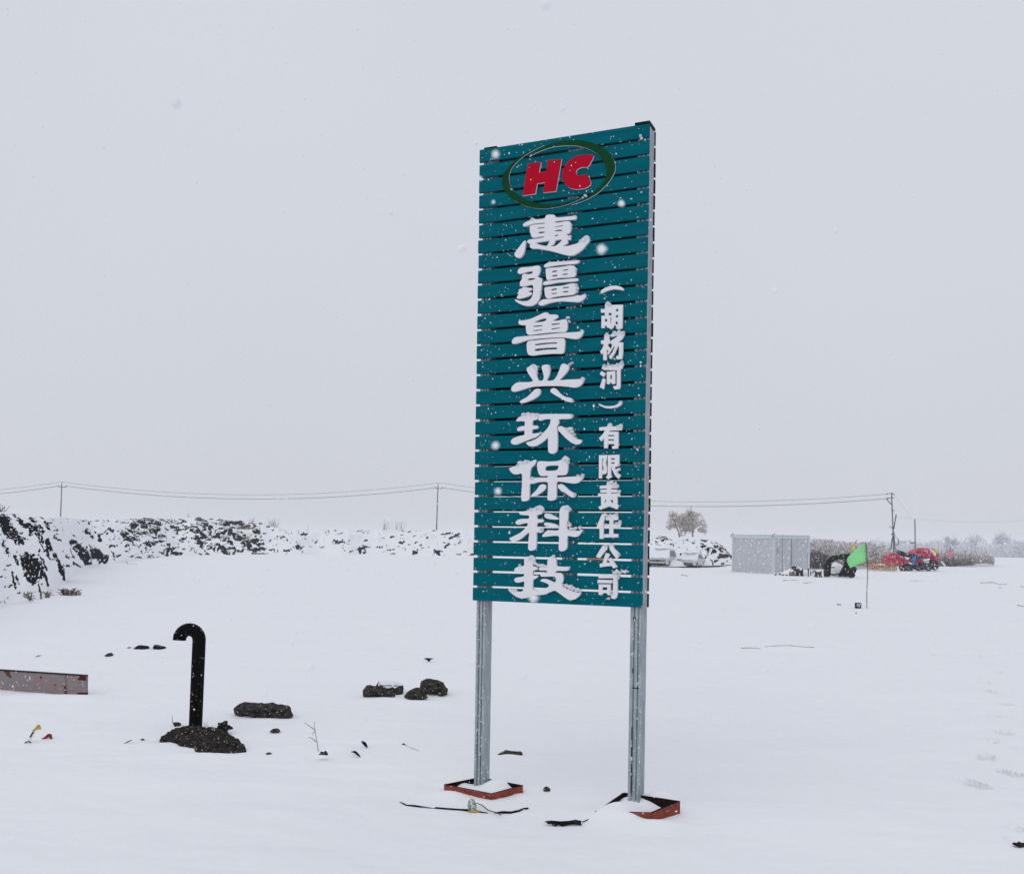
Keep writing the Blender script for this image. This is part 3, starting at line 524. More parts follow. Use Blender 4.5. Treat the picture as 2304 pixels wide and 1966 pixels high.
SMALL = [
 (VF, [[[(200,250),(202,215),(260,175),(340,148),(420,143),(480,158),(520,180),(522,212),(470,200),(390,192),(310,208),(250,232),(215,252)]]]),
 (VF, [[[(202,475),(260,475),(260,410),(290,382),(330,385),(358,425),(372,418),(512,415),(505,740),(480,760),(430,765),(415,720),(395,700),(375,740),(345,765),(310,740),(285,735),(285,712),(255,712),(252,745),(208,742),(210,572),(258,570),(258,525),(202,525)],[(308,530),(352,530),(352,565),(312,565)],[(257,615),(290,615),(290,655),(257,655)],[(415,475),(450,470),(448,510),(415,510)],[(412,565),(448,560),(445,595),(412,595)],[(405,655),(440,650),(440,695),(412,695)],[(338,590),(352,588),(348,660),(335,690)]]]),
 (VF, [[[(202,925),(248,918),(250,845),(285,822),(322,840),(320,915),(333,920),(333,965),(300,970),(303,1000),(343,1040),(318,1080),(285,1050),(282,1200),(235,1200),(235,1090),(212,1120),(190,1080),(225,1030),(245,970),(205,970)]],
   [[(332,845),(400,800),(520,800),(540,825),(510,890),(450,950),(515,948),(512,1100),(500,1185),(425,1190),(415,1150),(455,1130),(460,1010),(440,1010),(400,1100),(345,1190),(312,1155),(365,1090),(400,1010),(385,1005),(330,1090),(300,1130),(292,1095),(346,1040),(362,985),(340,960),(340,930),(430,870),(435,850),(345,872)]]]),
 (VF, [[[(210,1320),(235,1265),(280,1300),(262,1348)]],[[(185,1400),(210,1355),(272,1390),(240,1440)]],[[(185,1585),(222,1470),(232,1455),(270,1475),(240,1615)]],
   [[(268,1340),(275,1300),(290,1275),(440,1262),(510,1225),(525,1260),(500,1320),(478,1335),(478,1570),(465,1610),(390,1615),(375,1570),(425,1565),(428,1345)]],[[(285,1365),(405,1355),(405,1535),(355,1540),(350,1515),(330,1515),(328,1540),(285,1540)],[(335,1410),(358,1408),(358,1470),(335,1470)]]]),
 (VG, [[[(170,115),(195,120),(250,145),(330,150),(400,140),(455,110),(475,75),(505,85),(490,130),(430,165),(340,182),(260,175),(200,150),(175,135)]]]),
 (VG, [[[(178,450),(290,440),(300,405),(330,395),(360,410),(362,440),(410,435),(470,408),(510,420),(495,490),(330,498),(315,512),(450,510),(450,690),(440,750),(365,755),(355,720),(390,715),(390,685),(300,688),(298,745),(245,745),(245,600),(208,650),(172,605),(230,545),(262,492),(178,495)],[(302,558),(388,558),(388,576),(302,576)],[(302,620),(386,620),(386,638),(302,638)]]]),
 (VG, [[[(175,845),(290,843),(288,880),(270,950),(288,1020),(285,1090),(260,1115),(222,1115),(215,1090),(215,1175),(172,1175)],[(220,890),(238,890),(226,970),(241,1030),(232,1062),(218,1060)]],
   [[(300,845),(462,838),(460,1000),(400,1012),(405,1050),(470,1020),(470,1055),(425,1085),(485,1130),(450,1182),(400,1130),(360,1050),(345,1000),(345,1130),(362,1150),(305,1185),(272,1165),(298,1120)],[(345,888),(400,888),(398,908),(345,908)],[(345,946),(398,946),(396,964),(345,964)]]]),
 (VG, [[[(185,1280),(285,1272),(288,1225),(330,1218),(450,1265),(450,1310),(345,1315),(345,1330),(435,1330),(437,1374),(345,1378),(345,1390),(470,1382),(470,1425),(435,1428),(435,1545),(458,1560),(430,1615),(320,1570),(190,1620),(165,1580),(205,1560),(202,1430),(160,1430),(162,1388),(285,1387),(285,1376),(195,1376),(195,1335),(285,1332),(285,1318),(185,1322)],[(262,1480),(282,1480),(256,1535),(258,1500)],[(340,1480),(372,1480),(372,1535),(345,1505)]]]),
 (VH, [[[(140,410),(215,230),(265,222),(268,260),(240,340),(238,580),(183,580),(183,430),(165,440)]],[[(272,282),(290,250),(440,222),(445,310),(378,320),(376,370),(420,365),(470,315),(490,345),(470,425),(376,430),(374,510),(445,510),(445,560),(245,562),(245,515),(320,512),(320,432),(247,432),(247,375),(322,372),(322,318),(270,315)]]]),
 (VH, [[[(130,835),(185,740),(230,672),(298,690),(285,730),(235,790),(185,855)]],[[(310,665),(350,640),(372,660),(385,710),(470,795),(465,820),(425,870),(380,810),(330,740)]],
   [[(250,840),(270,780),(325,795),(322,820),(285,890),(280,920),(330,915),(310,870),(345,845),(435,980),(375,1000),(355,965),(240,975),(188,985),(183,935),(225,925)]]]),
 (VH, [[[(168,1085),(375,1080),(430,1058),(437,1100),(437,1360),(425,1415),(395,1435),(345,1425),(345,1362),(372,1365),(376,1140),(168,1140)]],[[(155,1160),(366,1165),(364,1210),(152,1207)]],
   [[(170,1225),(340,1225),(340,1345),(330,1385),(290,1370),(290,1350),(225,1352),(222,1378),(170,1375)],[(222,1268),(290,1268),(290,1306),(222,1306)]]]),
]
for vw, sh in BIG: glyph('character', sh, vw, M['letter'], -.028, -.003, 1)
for vw, sh in SMALL: glyph('character', sh, vw, M['letter'], -.024, -.003, 0)
glyph('logo_letter', [[[(665,535),(800,520),(778,625),(850,615),(872,498),(1008,488),(950,815),(820,828),(835,725),(760,735),(742,840),(612,858)]]], VA, [M['red'], M['rim']], -.018, -.003, 0, 1)
glyph('logo_letter', [[[(1338,455),(1275,575),(1220,568),(1165,590),(1150,625),(1170,655),(1220,650),(1275,640),(1310,740),(1260,780),(1160,798),(1080,780),(1025,720),(1012,640),(1030,570),(1085,500),(1160,455),(1240,440),(1310,445)]]], VA, [M['red'], M['rim']], -.018, -.003, 1, 1)
glyph('logo_swoosh', [[[(850,338),(750,375),(600,450),(490,540),(420,640),(400,720),(420,800),(500,890),(620,960),(740,988),(870,990),(1010,965),(1120,930),(1245,868),(1100,918),(950,943),(820,943),(700,925),(600,880),(520,810),(480,740),(472,660),(500,580),(560,510),(650,440),(750,385)]]], VA, [M['green'], M['rim']], -.011, -.003, 1, 1)
glyph('logo_swoosh', [[[(655,474),(760,417),(900,367),(1030,350),(1170,352),(1290,387),(1380,442),(1440,522),(1465,600),(1450,690),(1390,770),(1300,850),(1200,915),(1080,962),(1250,905),(1380,830),(1490,720),(1545,620),(1555,560),(1530,470),(1440,380),(1330,325),(1200,295),(1060,295),(930,320),(850,352),(750,402)]]], VA, [M['green'], M['rim']], -.014, -.003, 1, 1)

# snow that clings to the letters and slats
CL = [(VB, [(1480,560,40),(1430,590,35),(1375,620,28),(1280,200,20),(1215,340,24),(1222,390,16),(570,245,34),(1205,530,22),(1300,1080,24),(1310,1340,28),(1322,1390,32),(1312,1450,28),(725,1245,18),(715,1470,16),(1452,1500,16),(870,965,20),(1000,948,15),(1100,945,15)]),
      (VC, [(1165,265,28),(1180,320,22),(1395,475,22),(600,1050,40),(640,1110,30),(652,1170,24),(855,1060,26),(870,1120,18),(1195,1035,22),(1215,1015,18),(1240,1005,16),(1410,1265,26),(680,1070,16),(1235,1630,18)]),
      (VD, [(430,172,36),(500,165,38),(560,160,38),(640,172,30),(1232,178,18),(1140,395,24),(1190,420,46),(1235,460,44),(1270,510,34),(1295,545,22),(720,475,22),(1110,900,50),(1160,905,36),(1178,955,30),(385,975,48),(450,955,46),(510,945,32),(330,1005,26),(580,1215,30),(555,1230,20),(1330,1178,24),(1410,1165,26),(1395,1200,20),(1275,1480,28),(1285,1515,20)]),
      (VE, [(700,160,52),(640,175,42),(560,195,30),(500,208,22),(745,210,28),(800,235,22),(1150,155,48),(1190,185,28),(1170,395,24),(1180,450,36),(1220,500,42),(1290,505,32),(1375,495,34),(725,515,34),(740,545,22),(560,990,48),(600,1030,34),(625,1085,38),(680,1115,42),(740,1115,34),(790,1120,24),(920,975,34),(1180,1155,24),(370,1120,22),(1080,1440,28),(1130,1455,38),(1190,1475,42),(1250,1495,42),(1310,1520,40),(1365,1548,32),(230,1515,26),(290,1530,30)]),
      (VF, [(310,402,30),(340,420,24),(400,812,28),(460,805,30),(515,818,26),(290,832,24),(250,1275,22),(300,1280,22),(370,1275,18),(440,1268,24),(500,1250,30),(508,1225,20),(430,745,12),(395,1188,16)]),
      (VG, [(330,410,26),(480,420,30),(430,440,20),(345,1240,34),(400,1258,30),(440,1278,20),(465,1360,26),(490,88,18),(420,168,14),(458,985,16),(465,1050,18),(435,1085,16),(720,760,20)]),
      (VH, [(275,240,24),(335,250,22),(420,235,22),(270,374,16),(435,365,22),(475,335,22),(270,680,22),(345,655,22),(458,800,18),(395,1062,28),(435,1040,34),(470,1060,28),(510,1040,30),(555,1045,28),(590,1045,16),(455,1110,24),(350,1330,18),(355,1362,16),(308,1425,20),(450,1140,18)]),
      (VA, [(1250,865,16),(1225,880,9),(1805,250,14),(1815,275,12),(500,795,8),(640,30,0)])]
m = MB(); k = 0
for (ox, oy, sc), lst in CL:
    for (x, y, r) in lst:
        if r <= 0: continue
        k += 1
        for j in range(3):
            q = face(ox+(x+R.uniform(-.5, .5)*r)/sc, oy+(y+R.uniform(-.4, .4)*r)/sc, -.02); rr = r/sc/F*7.7*R.uniform(.55, .85)
            m.blob((q.x, q.y, q.z), rr, .018, rr*.9, 2, .45, 2.4, seed=k*3+j)
for i in range(640):                       # flecks stuck to the slats
    x = R.uniform(.01, WB-.01); zi = R.randrange(NSL); z = ZB+zi*PITCH+R.uniform(.01, SLH-.008)
    r = R.choice([.0016, .002, .0025, .0025, .003, .0035, .005])
    m.blob((x, -.001, z), r*R.uniform(.8, 1.8), .003, r, 1, .6, 2, seed=i)
for i in range(90):                        # small heaps left in the slots between slats
    x = R.uniform(.02, WB-.02); zi = R.randrange(1, NSL); z = ZB+zi*PITCH+.002
    m.blob((x, .010, z), R.uniform(.006, .02), .009, .004, 1, .5, 2, seed=i)
for sx0, sx1 in ((lp0, lp1), (rp0, rp1)):
    for i in range(60):
        z = R.uniform(.05, ZB); r = R.choice([.003, .004, .006])
        m.blob((R.uniform(sx0, sx1), PD0-.001, z), r, .003, r*R.uniform(.8, 1.8), 1, .6, 2, seed=i)
    for i in range(26):
        z = R.uniform(.2, ZT); r = R.choice([.004, .006, .008])
        if sx0 > .5: m.blob((sx1+.001, R.uniform(PD0, PD1), z), .003, r, r*R.uniform(.8, 1.6), 1, .6, 2, seed=i)
stuff(m.build('clinging_snow', M['snow_clump'], sign, smooth=True))

# ------------------------------------------------------------------ board frames round the post feet
def footing(label, corners, zt):
    c = sum((Vector(p) for p in corners), Vector())/4
    e = thing('footing_frame', (c.x, c.y, 0), label, 'board frame', 'red board frames round the sign posts')
    n = len(corners); g0 = gz(c.x, c.y-.1); print('frame ground', [round(gz(p[0], p[1]), 3) for p in corners])
    for i in range(n):
        a = Vector(corners[i]); b = Vector(corners[(i+1) % n]); d = (b-a); l = d.length; d.normalize(); nn = Vector((d.y, -d.x, 0))
        if nn.dot((a+b)/2-c) < 0: nn = -nn
        za, zb_ = zt[i], zt[(i+1) % n]; th = .018; m = MB(); K = 8
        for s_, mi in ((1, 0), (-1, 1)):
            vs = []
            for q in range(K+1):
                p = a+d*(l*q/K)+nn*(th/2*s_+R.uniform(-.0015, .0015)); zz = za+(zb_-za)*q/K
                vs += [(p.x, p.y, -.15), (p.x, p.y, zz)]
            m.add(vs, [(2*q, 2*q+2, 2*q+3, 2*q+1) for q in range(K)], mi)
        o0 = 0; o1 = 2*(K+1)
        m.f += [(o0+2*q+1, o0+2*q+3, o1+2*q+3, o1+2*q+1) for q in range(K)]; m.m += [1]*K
        m.f += [(0, 1, o1+1, o1), (2*K, o1+2*K, o1+2*K+1, 2*K+1)]; m.m += [0, 0]
        m.build('side_board', [M['frame_red'], M['frame_in']], e, org=(c.x, c.y, 0), fixn=True)
    return e
A1 = [G(1001, 1764, .055), G(1106, 1784.5, .055), G(1175, 1766, .06), G(1080, 1748, .05)]
footing('red board frame half full of snow round the left sign post', [(p.x, p.y, 0) for p in A1], [.055, .055, .06, .05])
A2 = [G(1345, 1822, .04), G(1466, 1827, .07), G(1528, 1809, .075), G(1404, 1790, .06)]
footing('red board frame buried deep in snow round the right sign post', [(p.x, p.y, 0) for p in A2], [.035, .07, .10, .085])

# ------------------------------------------------------------------ hooked vent pipe and its heap of earth
p0 = G(439.5, 1640); r = .0665
e = thing('vent_pipe', (p0.x, p0.y, 0), 'black hooked vent pipe standing in a heap of dark earth', 'pipe')
Yp = p0.y
top = P(448, 1440, Yp); rb = (448-401)/2/F*Yp
pts = [Vector((p0.x, Yp, -.2)), p0.copy(), p0.lerp(top, .25), p0.lerp(top, .5), p0.lerp(top, .75), top]
up = (top-p0).normalized(); side = Vector((-1, .15, 0)).normalized(); cen = top+side*rb
for k in range(1, 17):
    a = math.pi*k/16; pts.append(cen-side*rb*math.cos(a)+up*rb*math.sin(a))
m = MB(); m.tube(pts, r, 28, cap=False); m.build('tube', M['pipe'], e, org=(p0.x, p0.y, 0), smooth=True)
m = MB(); q = pts[-1]; m.tube([q, q+Vector((0, 0, .06))], [r*.985, r*.9], 24, cap=False); m.tube([q+Vector((0, 0, .05)), q+Vector((0, 0, .052))], r*.9, 24)
m.tube([q+Vector((0, 0, -.002)), q], [r*1.0, r*.97], 24, cap=False); m.build('mouth', M['pipe_in'], e, org=(p0.x, p0.y, 0))

def outline_lump(name, outline, Yc, thick, matl, label, cat, group=None, amp=.06, base_py=None, seed=0, nz=9, back=1., sub=4., base=None):
    """a solid lump with the silhouette it has from the road, rounded in depth by `thick`"""
    cx_ = sum(p[0] for p in outline)/len(outline); cy_ = max(p[1] for p in outline)
    org = P(cx_, cy_, Yc)
    per = []
    sl = 0. if base is None else (onground(*base[1]).y-onground(*base[0]).y)/(base[1][0]-base[0][0])
    for i in range(len(outline)):
        a, b = outline[i], outline[(i+1) % len(outline)]; n_ = max(1, round(math.hypot(b[0]-a[0], b[1]-a[1])/sub))
        per += [(a[0]+(b[0]-a[0])*k/n_, a[1]+(b[1]-a[1])*k/n_) for k in range(n_)]
    K = len(per)
    my = sum(p[1] for p in per)/K; mxx = sum(p[0] for p in per)/K
    rings = [(.25, 1.), (.5, .92), (.72, .8), (.88, .55), (.97, .25), (1., .0), (.97, -.3*back), (.8, -.7*back), (.35, -1.*back)]
    m = MB(); vs = []
    for j, (s_, d) in enumerate(rings):
        for k in range(K):
            x = mxx+(per[k][0]-mxx)*s_; y_ = my+(per[k][1]-my)*s_
            w_ = P(x, y_, Yc); nn = mnoise.noise(Vector((w_.x*9+seed, w_.z*9, j*.8)))+.8*mnoise.noise(Vector((w_.x*24+seed, w_.z*24, j*1.7)))
            k_ = 0 if j == 5 else 1
            if sl:
                q_ = P(x, y_, Yc+sl*(x-cx_)); w_ = q_
            vs.append((w_.x+nn*amp*.15, w_.y-d*thick+nn*amp*k_, w_.z+nn*amp*.3*k_))
    n = len(rings)
    fs = [(j*K+k, j*K+(k+1) % K, (j+1)*K+(k+1) % K, (j+1)*K+k) for j in range(n-1) for k in range(K)]
    fs += [tuple(range(K)), tuple(range((n-1)*K+K-1, (n-1)*K-1, -1))]
    m.add(vs, fs)
    o = m.build(name, matl, None, org=org, fixn=True)
    return tag(o, label, cat, group)
def heap(name, outline, hgt, ramp, matl, label, cat, seed=0, rough=.05, nx=110, ny=90):
    poly = np.array([tuple(G(x, y_))[:2] for x, y_ in outline]); x0, y0 = poly.min(0)-.02; x1, y1 = poly.max(0)+.02
    X, Y = np.meshgrid(np.linspace(x0, x1, nx), np.linspace(y0, y1, ny)); ins = np.zeros(X.shape, bool); dist = np.full(X.shape, 9.)
    Xw = X+fbm(X*14, Y*14, seed, 3)*.05; Yw = Y+fbm(X*14+9, Y*14, seed+1, 3)*.05
    for i in range(len(poly)):
        (ax, ay), (bx, by) = poly[i], poly[(i+1) % len(poly)]
        c_ = ((ay > Yw) != (by > Yw)); xi = (bx-ax)*(Yw-ay)/(by-ay+1e-9)+ax; ins ^= c_ & (Xw < xi)
        dx, dy = bx-ax, by-ay; t = np.clip(((Xw-ax)*dx+(Yw-ay)*dy)/(dx*dx+dy*dy+1e-9), 0, 1); dist = np.minimum(dist, np.hypot(Xw-ax-t*dx, Yw-ay-t*dy))
    d = np.where(ins, dist, -dist); q = np.clip(d/ramp, 0, 1); q = q*(2-q)
    rg = 1-2*np.abs(fbm(X*7, Y*7, seed+3, 4)); rg2 = 1-2*np.abs(fbm(X*19, Y*19, seed+4, 3))
    Z = ground_z(X, Y)-.03+q*hgt+np.where(d > 0, np.minimum(1, d/.03), 0)*(.03+(rg-.7)*rough+(rg2-.7)*rough*.45)
    Z = np.where(d < 0, ground_z(X, Y)-.05+np.maximum(d, -.03), Z)
    org = Vector(((x0+x1)/2, (y0+y1)/2, 0)); co = np.stack([X.ravel()-org.x, Y.ravel()-org.y, Z.ravel()], 1)
    me = grid_mesh(name, co, ny, nx); me.polygons.foreach_set('use_smooth', np.zeros(len(me.polygons), bool)); me.materials.append(matl)
    o = bpy.data.objects.new(name, me); o.location = org; COL.objects.link(o); return tag(o, label, cat)
heap('earth_heap', [(392,1647),(425,1642),(468,1642),(486,1646),(495,1641),(512,1642),(517,1650),(512,1654),(535,1664),(552,1678),(561,1690),(545,1691),(520,1693),(500,1695),(470,1694),(436,1690),(430,1682),(418,1679),(402,1679),(392,1671),(380,1667),(355,1668),(362,1660),(377,1653)],
     .055, .16, M['earth'], 'dark heap of frozen earth round the foot of the hooked pipe', 'earth heap', seed=3, rough=.08)
m = MB(); hp = G(503, 1652); m.blob((hp.x, hp.y, .075), .062, .05, .045, 3, .5, 2.5, seed=4); tag(m.build('earth_clod', M['earth'], None, org=hp), 'rounded clod on the right shoulder of the earth heap', 'clod')
outline_lump('earth_clod', [(389,1625),(400,1624),(408,1628),(405,1634),(394,1634)], 10.2, .04, M['earth'], 'small black clod behind the heap left of the pipe', 'clod', amp=.01)

# ------------------------------------------------------------------ stones and slabs
def rock(label, outline, thick, snow=False, cat='stone', name='stone', group='dark stones on the snow', seed=1, amp=.055, base=None):
    py = max(p[1] for p in outline); px = sum(p[0] for p in outline)/len(outline)
    Y = onground(px, py).y+thick*.12
    if base is not None: Y = (onground(*base[0]).y+onground(*base[1]).y)/2+thick*.12
    return outline_lump(name, outline, Y, thick, M['rock_snow' if snow else 'rock'], label, cat, group, amp=amp, seed=seed, sub=9., base=base)
rock('long flat dark slab lying right of the hooked pipe', [(527,1592),(535,1585),(545,1581),(560,1580),(580,1582),(600,1582),(625,1584),(648,1588),(654,1592),(655,1602),(657,1614),(650,1615),(620,1616),(605,1612),(585,1609),(560,1607),(540,1606),(529,1603)], .16, cat='stone slab', name='stone_slab', seed=5, base=((535,1607),(653,1615)))
rock('snow-topped stone behind the others in the group of four', [(846,1543),(853,1531),(875,1532),(895,1535),(907,1540),(909,1548),(906,1560),(892,1558),(870,1560),(850,1556)], .14, True, seed=11)
rock('jagged front-left stone of the group of four', [(817,1566),(817,1553),(824,1541),(840,1545),(860,1546),(875,1551),(887,1560),(889,1567),(870,1568),(845,1567)], .12, seed=7)
rock('low pyramid-shaped stone at the front of the group of four', [(909,1566),(918,1555),(928,1549),(945,1548),(952,1554),(958,1563),(963,1569),(950,1573),(930,1573),(918,1571)], .12, seed=13)
rock('rounded stone at the right end of the group of four', [(945,1545),(946,1534),(958,1528),(968,1526),(985,1530),(998,1536),(1003,1546),(1007,1552),(1006,1562),(995,1564),(980,1558),(962,1556),(948,1556)], .13, seed=17, base=((950,1558),(1004,1564)))
rock('small dark stub of stone below the long slab', [(607,1644),(614,1639),(625,1638),(631,1643),(628,1647),(615,1648)], .04, name='stone', seed=19, amp=.008)
rock('tiny flat black stone at the snow right of the earth heap', [(598,1694),(605,1692),(611,1694),(608,1696),(600,1696)], .03, seed=20, amp=.004)
rock('little grey stone poking up between the two red frames', [(1222,1777),(1224,1771),(1231,1769),(1238,1774),(1238,1778)], .035, seed=23, amp=.004)
rock('small pointed stone left of the dark bags', [(236,1474),(243,1469),(249,1468),(254,1473),(253,1475)], .08, seed=25, amp=.01)
rock('black clod at the foot of the dry weed stalk', [(717,1697),(722,1690),(728,1692),(732,1688),(737,1694),(738,1698),(728,1697)], .03, cat='clod', name='earth_clod', group=None, seed=27, amp=.008)
o = outline_lump('bark_piece', [(1114,1699),(1128,1692),(1138,1687),(1150,1690),(1170,1690),(1175,1691),(1176,1698),(1170,1701),(1160,1705),(1152,1700),(1143,1697),(1130,1698)], 9.02, .05, M['wood'], 'curved piece of old bark behind the left sign post', 'bark', amp=.012)

# dark bags
b1 = outline_lump('bag', [(300,1462),(304,1456),(312,1451),(330,1453),(334,1457),(334,1462),(320,1463)], 16.9, .16, M['scrap'], 'dark plastic bag with a grey top lying left of another bag', 'bag', 'dark bags on the snow', amp=.02)
b2 = outline_lump('bag', [(346,1453),(350,1450),(358,1452),(370,1455),(373,1459),(368,1461),(348,1461)], 17.0, .14, M['scrap'], 'dark plastic bag with a thin teal stripe along its top', 'bag', 'dark bags on the snow', amp=.02)
c0 = P(346, 1455, 16.86); m = MB(); m.tube([P(346.5, 1452, 16.9), P(351, 1450.5, 16.86), P(357, 1452.5, 16.84), P(363, 1454.5, 16.84)], .010, 6); m.build('stripe', M['teal_strip'], b2, org=b2.location)

# flat scraps and leaves
def scrap(label, outline, Yoff=0., matl='scrap', cat='scrap', name='scrap', group=None, th=.012):
    py = max(p[1] for p in outline); px = sum(p[0] for p in outline)/len(outline); Y = onground(px, py).y+Yoff
    org = P(px, py, Y); m = MB()
    m.poly([outline], lambda x, y_, d: P(x, y_, Y)+Vector((0, d+.6*(py-y_)/F*Y, 0)), -th/2, th/2)
    return tag(m.build(name, M[matl], None, org=org, fixn=True), label, cat, group)
scrap('curled black scrap standing in the snow, upper of two', [(811,1669),(815,1668),(822,1671),(826,1677),(827,1682),(820,1678),(814,1673)], group='curled black scraps')
scrap('curled black scrap half buried in the snow, lower of two', [(788,1692),(797,1690),(803,1693),(809,1699),(811,1703),(804,1699),(796,1694)], group='curled black scraps')
scrap('tiny black scrap left of the sign post on plain snow', [(904,1673),(909,1672),(913,1675),(908,1675)])
scrap('ragged black scrap behind the group of four stones', [(952,1482),(960,1480),(966,1481),(970,1480.5),(976,1482),(970,1483),(966,1488),(963,1487),(960,1484)])
scrap('small black chip left of the dark bags', [(285,1458),(290,1455),(296,1456),(292,1457.5)])
scrap('thin dark sliver on the snow above the scuffed panel', [(78,1477),(86,1474),(94,1474),(86,1476)])
scrap('small dark sliver left of the earth heap', [(278,1672),(290,1666),(297,1664.5),(287,1670)])
scrap('small black crumb left of the earth heap', [(315,1663),(320,1661.5),(326,1664),(320,1665)])
scrap('dark object sunk in the footprint at the right edge', [(2281,1900),(2286,1897),(2293,1898),(2298,1895),(2304,1898),(2325,1896),(2325,1904),(2306,1906),(2300,1903),(2294,1905),(2287,1902)], matl='earth', th=.03)
scrap('short stick left of the little box under the green flag', [(1884,1358),(1893,1359.5),(1893,1361),(1884,1360)], cat='stick', name='stick')
scrap('black crumb in front of the little box under the green flag', [(1925,1378),(1928,1377),(1928,1379),(1925,1380)])

# dry twigs and thin sticks
def twig(label, paths, r, matl='twig', name='twig', cat='twig', group=None):
    base = paths[0][0]; org = Vector(base); m = MB()
    for pth in paths: m.tube(pth, [r*(1-.5*i/max(1, len(pth)-1)) for i in range(len(pth))], 5)
    return tag(m.build(name, M[matl], None, org=org), label, cat, group)
Yt = G(718, 1694).y
tw = lambda l: [P(x, y_, Yt+d) for x, y_, d in l]
twig('dry branching weed stalk standing in the snow', [tw([(717,1694,0),(714,1674,.01),(710,1650,.02),(708,1636,.02),(707,1622,.02)]), tw([(711,1668,.01),(703,1661,.05),(697,1658,.06),(694,1659,.06)]), tw([(709,1644,.02),(705,1648,-.02),(703,1653,-.03)]), tw([(708,1641,.02),(698,1634,.08),(690,1628,.1),(684,1626,.1)])], .0035, cat='weed', name='weed_stalk')
def lying(label, l, r, **k):
    pts = [onground(x, y_)+Vector((0, 0, r*.5)) for x, y_ in l]; return twig(label, [pts], r, **k)
lying('long dark twig lying at the far right on the snow', [(2205,1311),(2222,1311),(2232,1310),(2240,1312),(2246,1314),(2258,1315),(2266,1313.5)], .018, group=None)
lying('short dark twig below the long one at the far right', [(2247,1322),(2256,1322)], .016)
lying('dark stick cut by the right edge of the picture', [(2290,1362),(2300,1364),(2320,1365)], .015, name='stick', cat='stick')
lying('pale stick near the right edge, upper of two', [(2296,1319.5),(2304,1320.5),(2320,1321)], .015, name='stick', cat='stick')
lying('thin dark rod standing in for a curved tyre rut right of the sign', [(1722,1455),(1745,1453),(1775,1452),(1805,1455),(1832,1456)], .008)  # dark rods stand in for the line of a tyre rut
lying('faint rod standing in for the rut line left of the curved one', [(1668,1458),(1690,1457),(1712,1459)], .006)
lying('short dashes of twig in front of the red machine', [(2048,1306.5),(2054,1306.5),(2062,1306.5),(2078,1307)], .011)
lying('bent twig behind the left post at the edge of the scraps', [(912,1676),(925,1682),(944,1689)], .0025)
lying('thin branch on the snow in front of the cars', [(1533,1294),(1540,1294),(1548,1296)], .022, name='branch', cat='branch')
lying('row of dark clods before the steel cabin', [(1761,1306),(1768,1305.5),(1776,1306),(1784,1305),(1795,1306)], .017, name='clod_row', cat='clods')
lying('thin dark strip of weeds before the wooden trestles', [(1806,1311),(1814,1311.5),(1822,1310.5),(1828,1309)], .016, name='weed_strip', cat='weeds')

twig('thin upright stem left of the hooked pipe', [[P(388.5,1627,10.2),P(388,1618,10.2),P(387,1608,10.2)]], .003, name='weed_stalk', cat='weed')
twig('wispy dry tips right behind the hooked pipe foot', [[P(462,1637,10.2),P(461,1630,10.2),P(459,1624,10.2)],[P(462,1637,10.2),P(464,1629,10.2),P(467,1624,10.2)],[P(462,1637,10.2),P(469,1630,10.2)]], .0025, name='weed_stalk', cat='weed')
# scuffed panel on edge at the left
Y0 = G(195, 1562).y; Z1 = G(-60, 1551).y
pa, pb = P(-60, 1552, Z1), P(196, 1563, Y0); ta, tb = P(-60, 1504, Z1), P(196, 1520.5, Y0)
e = thing('formwork_panel', (pb.x, pb.y, 0), 'scuffed grey formwork panel with red edges standing in the snow at left', 'panel')
d = (pb-pa); d.z = 0; d.normalize(); nn = Vector((d.y, -d.x, 0))
def quadbox(a, b, c_, d_, nn, th, m=0):
    mb = MB(); f_ = [a, b, c_, d_]; vs = [p+nn*th for p in f_]+[p-nn*th for p in f_]
    return mb.add(vs, [(0,1,2,3),(7,6,5,4),(0,4,5,1),(1,5,6,2),(2,6,7,3),(3,7,4,0)], m)
dn = Vector((0, 0, -.2))
quadbox(pa+dn, pb+dn, tb, ta, nn, .02).build('face', M['panel'], e, org=e.location, fixn=True)
quadbox(ta+Vector((0, 0, .002)), tb+Vector((0, 0, .002)), tb+Vector((0, 0, .014)), ta+Vector((0, 0, .014)), nn, .026).build('top_edge', M['black'], e, org=e.location, fixn=True)
mid = lambda a, b, t: a+(b-a)*t
q0, q1 = mid(pa, pb, .94), mid(ta, tb, .985)
quadbox(pb+(pa-pb)*.075+Vector((0, 0, .012)), pb+Vector((0, 0, .012)), pb+Vector((0, 0, .032)), pb+(pa-pb)*.075+Vector((0, 0, .032)), nn, .023).build('red_edge', M['panel_red'], e, org=e.location, fixn=True)
quadbox(tb+(ta-tb)*.075-Vector((0, 0, .05)), tb-Vector((0, 0, .055)), tb-Vector((0, 0, .001)), tb+(ta-tb)*.05-Vector((0, 0, .001)), nn, .023).build('corner_plate', M['panel_red'], e, org=e.location, fixn=True)
q0, q1 = mid(pa, pb, .826), mid(ta, tb, .826)
MB().tube([q0+nn*.021+Vector((0, 0, .02)), q1+nn*.021], .003, 6).build('seam', M['black'], e, org=e.location)

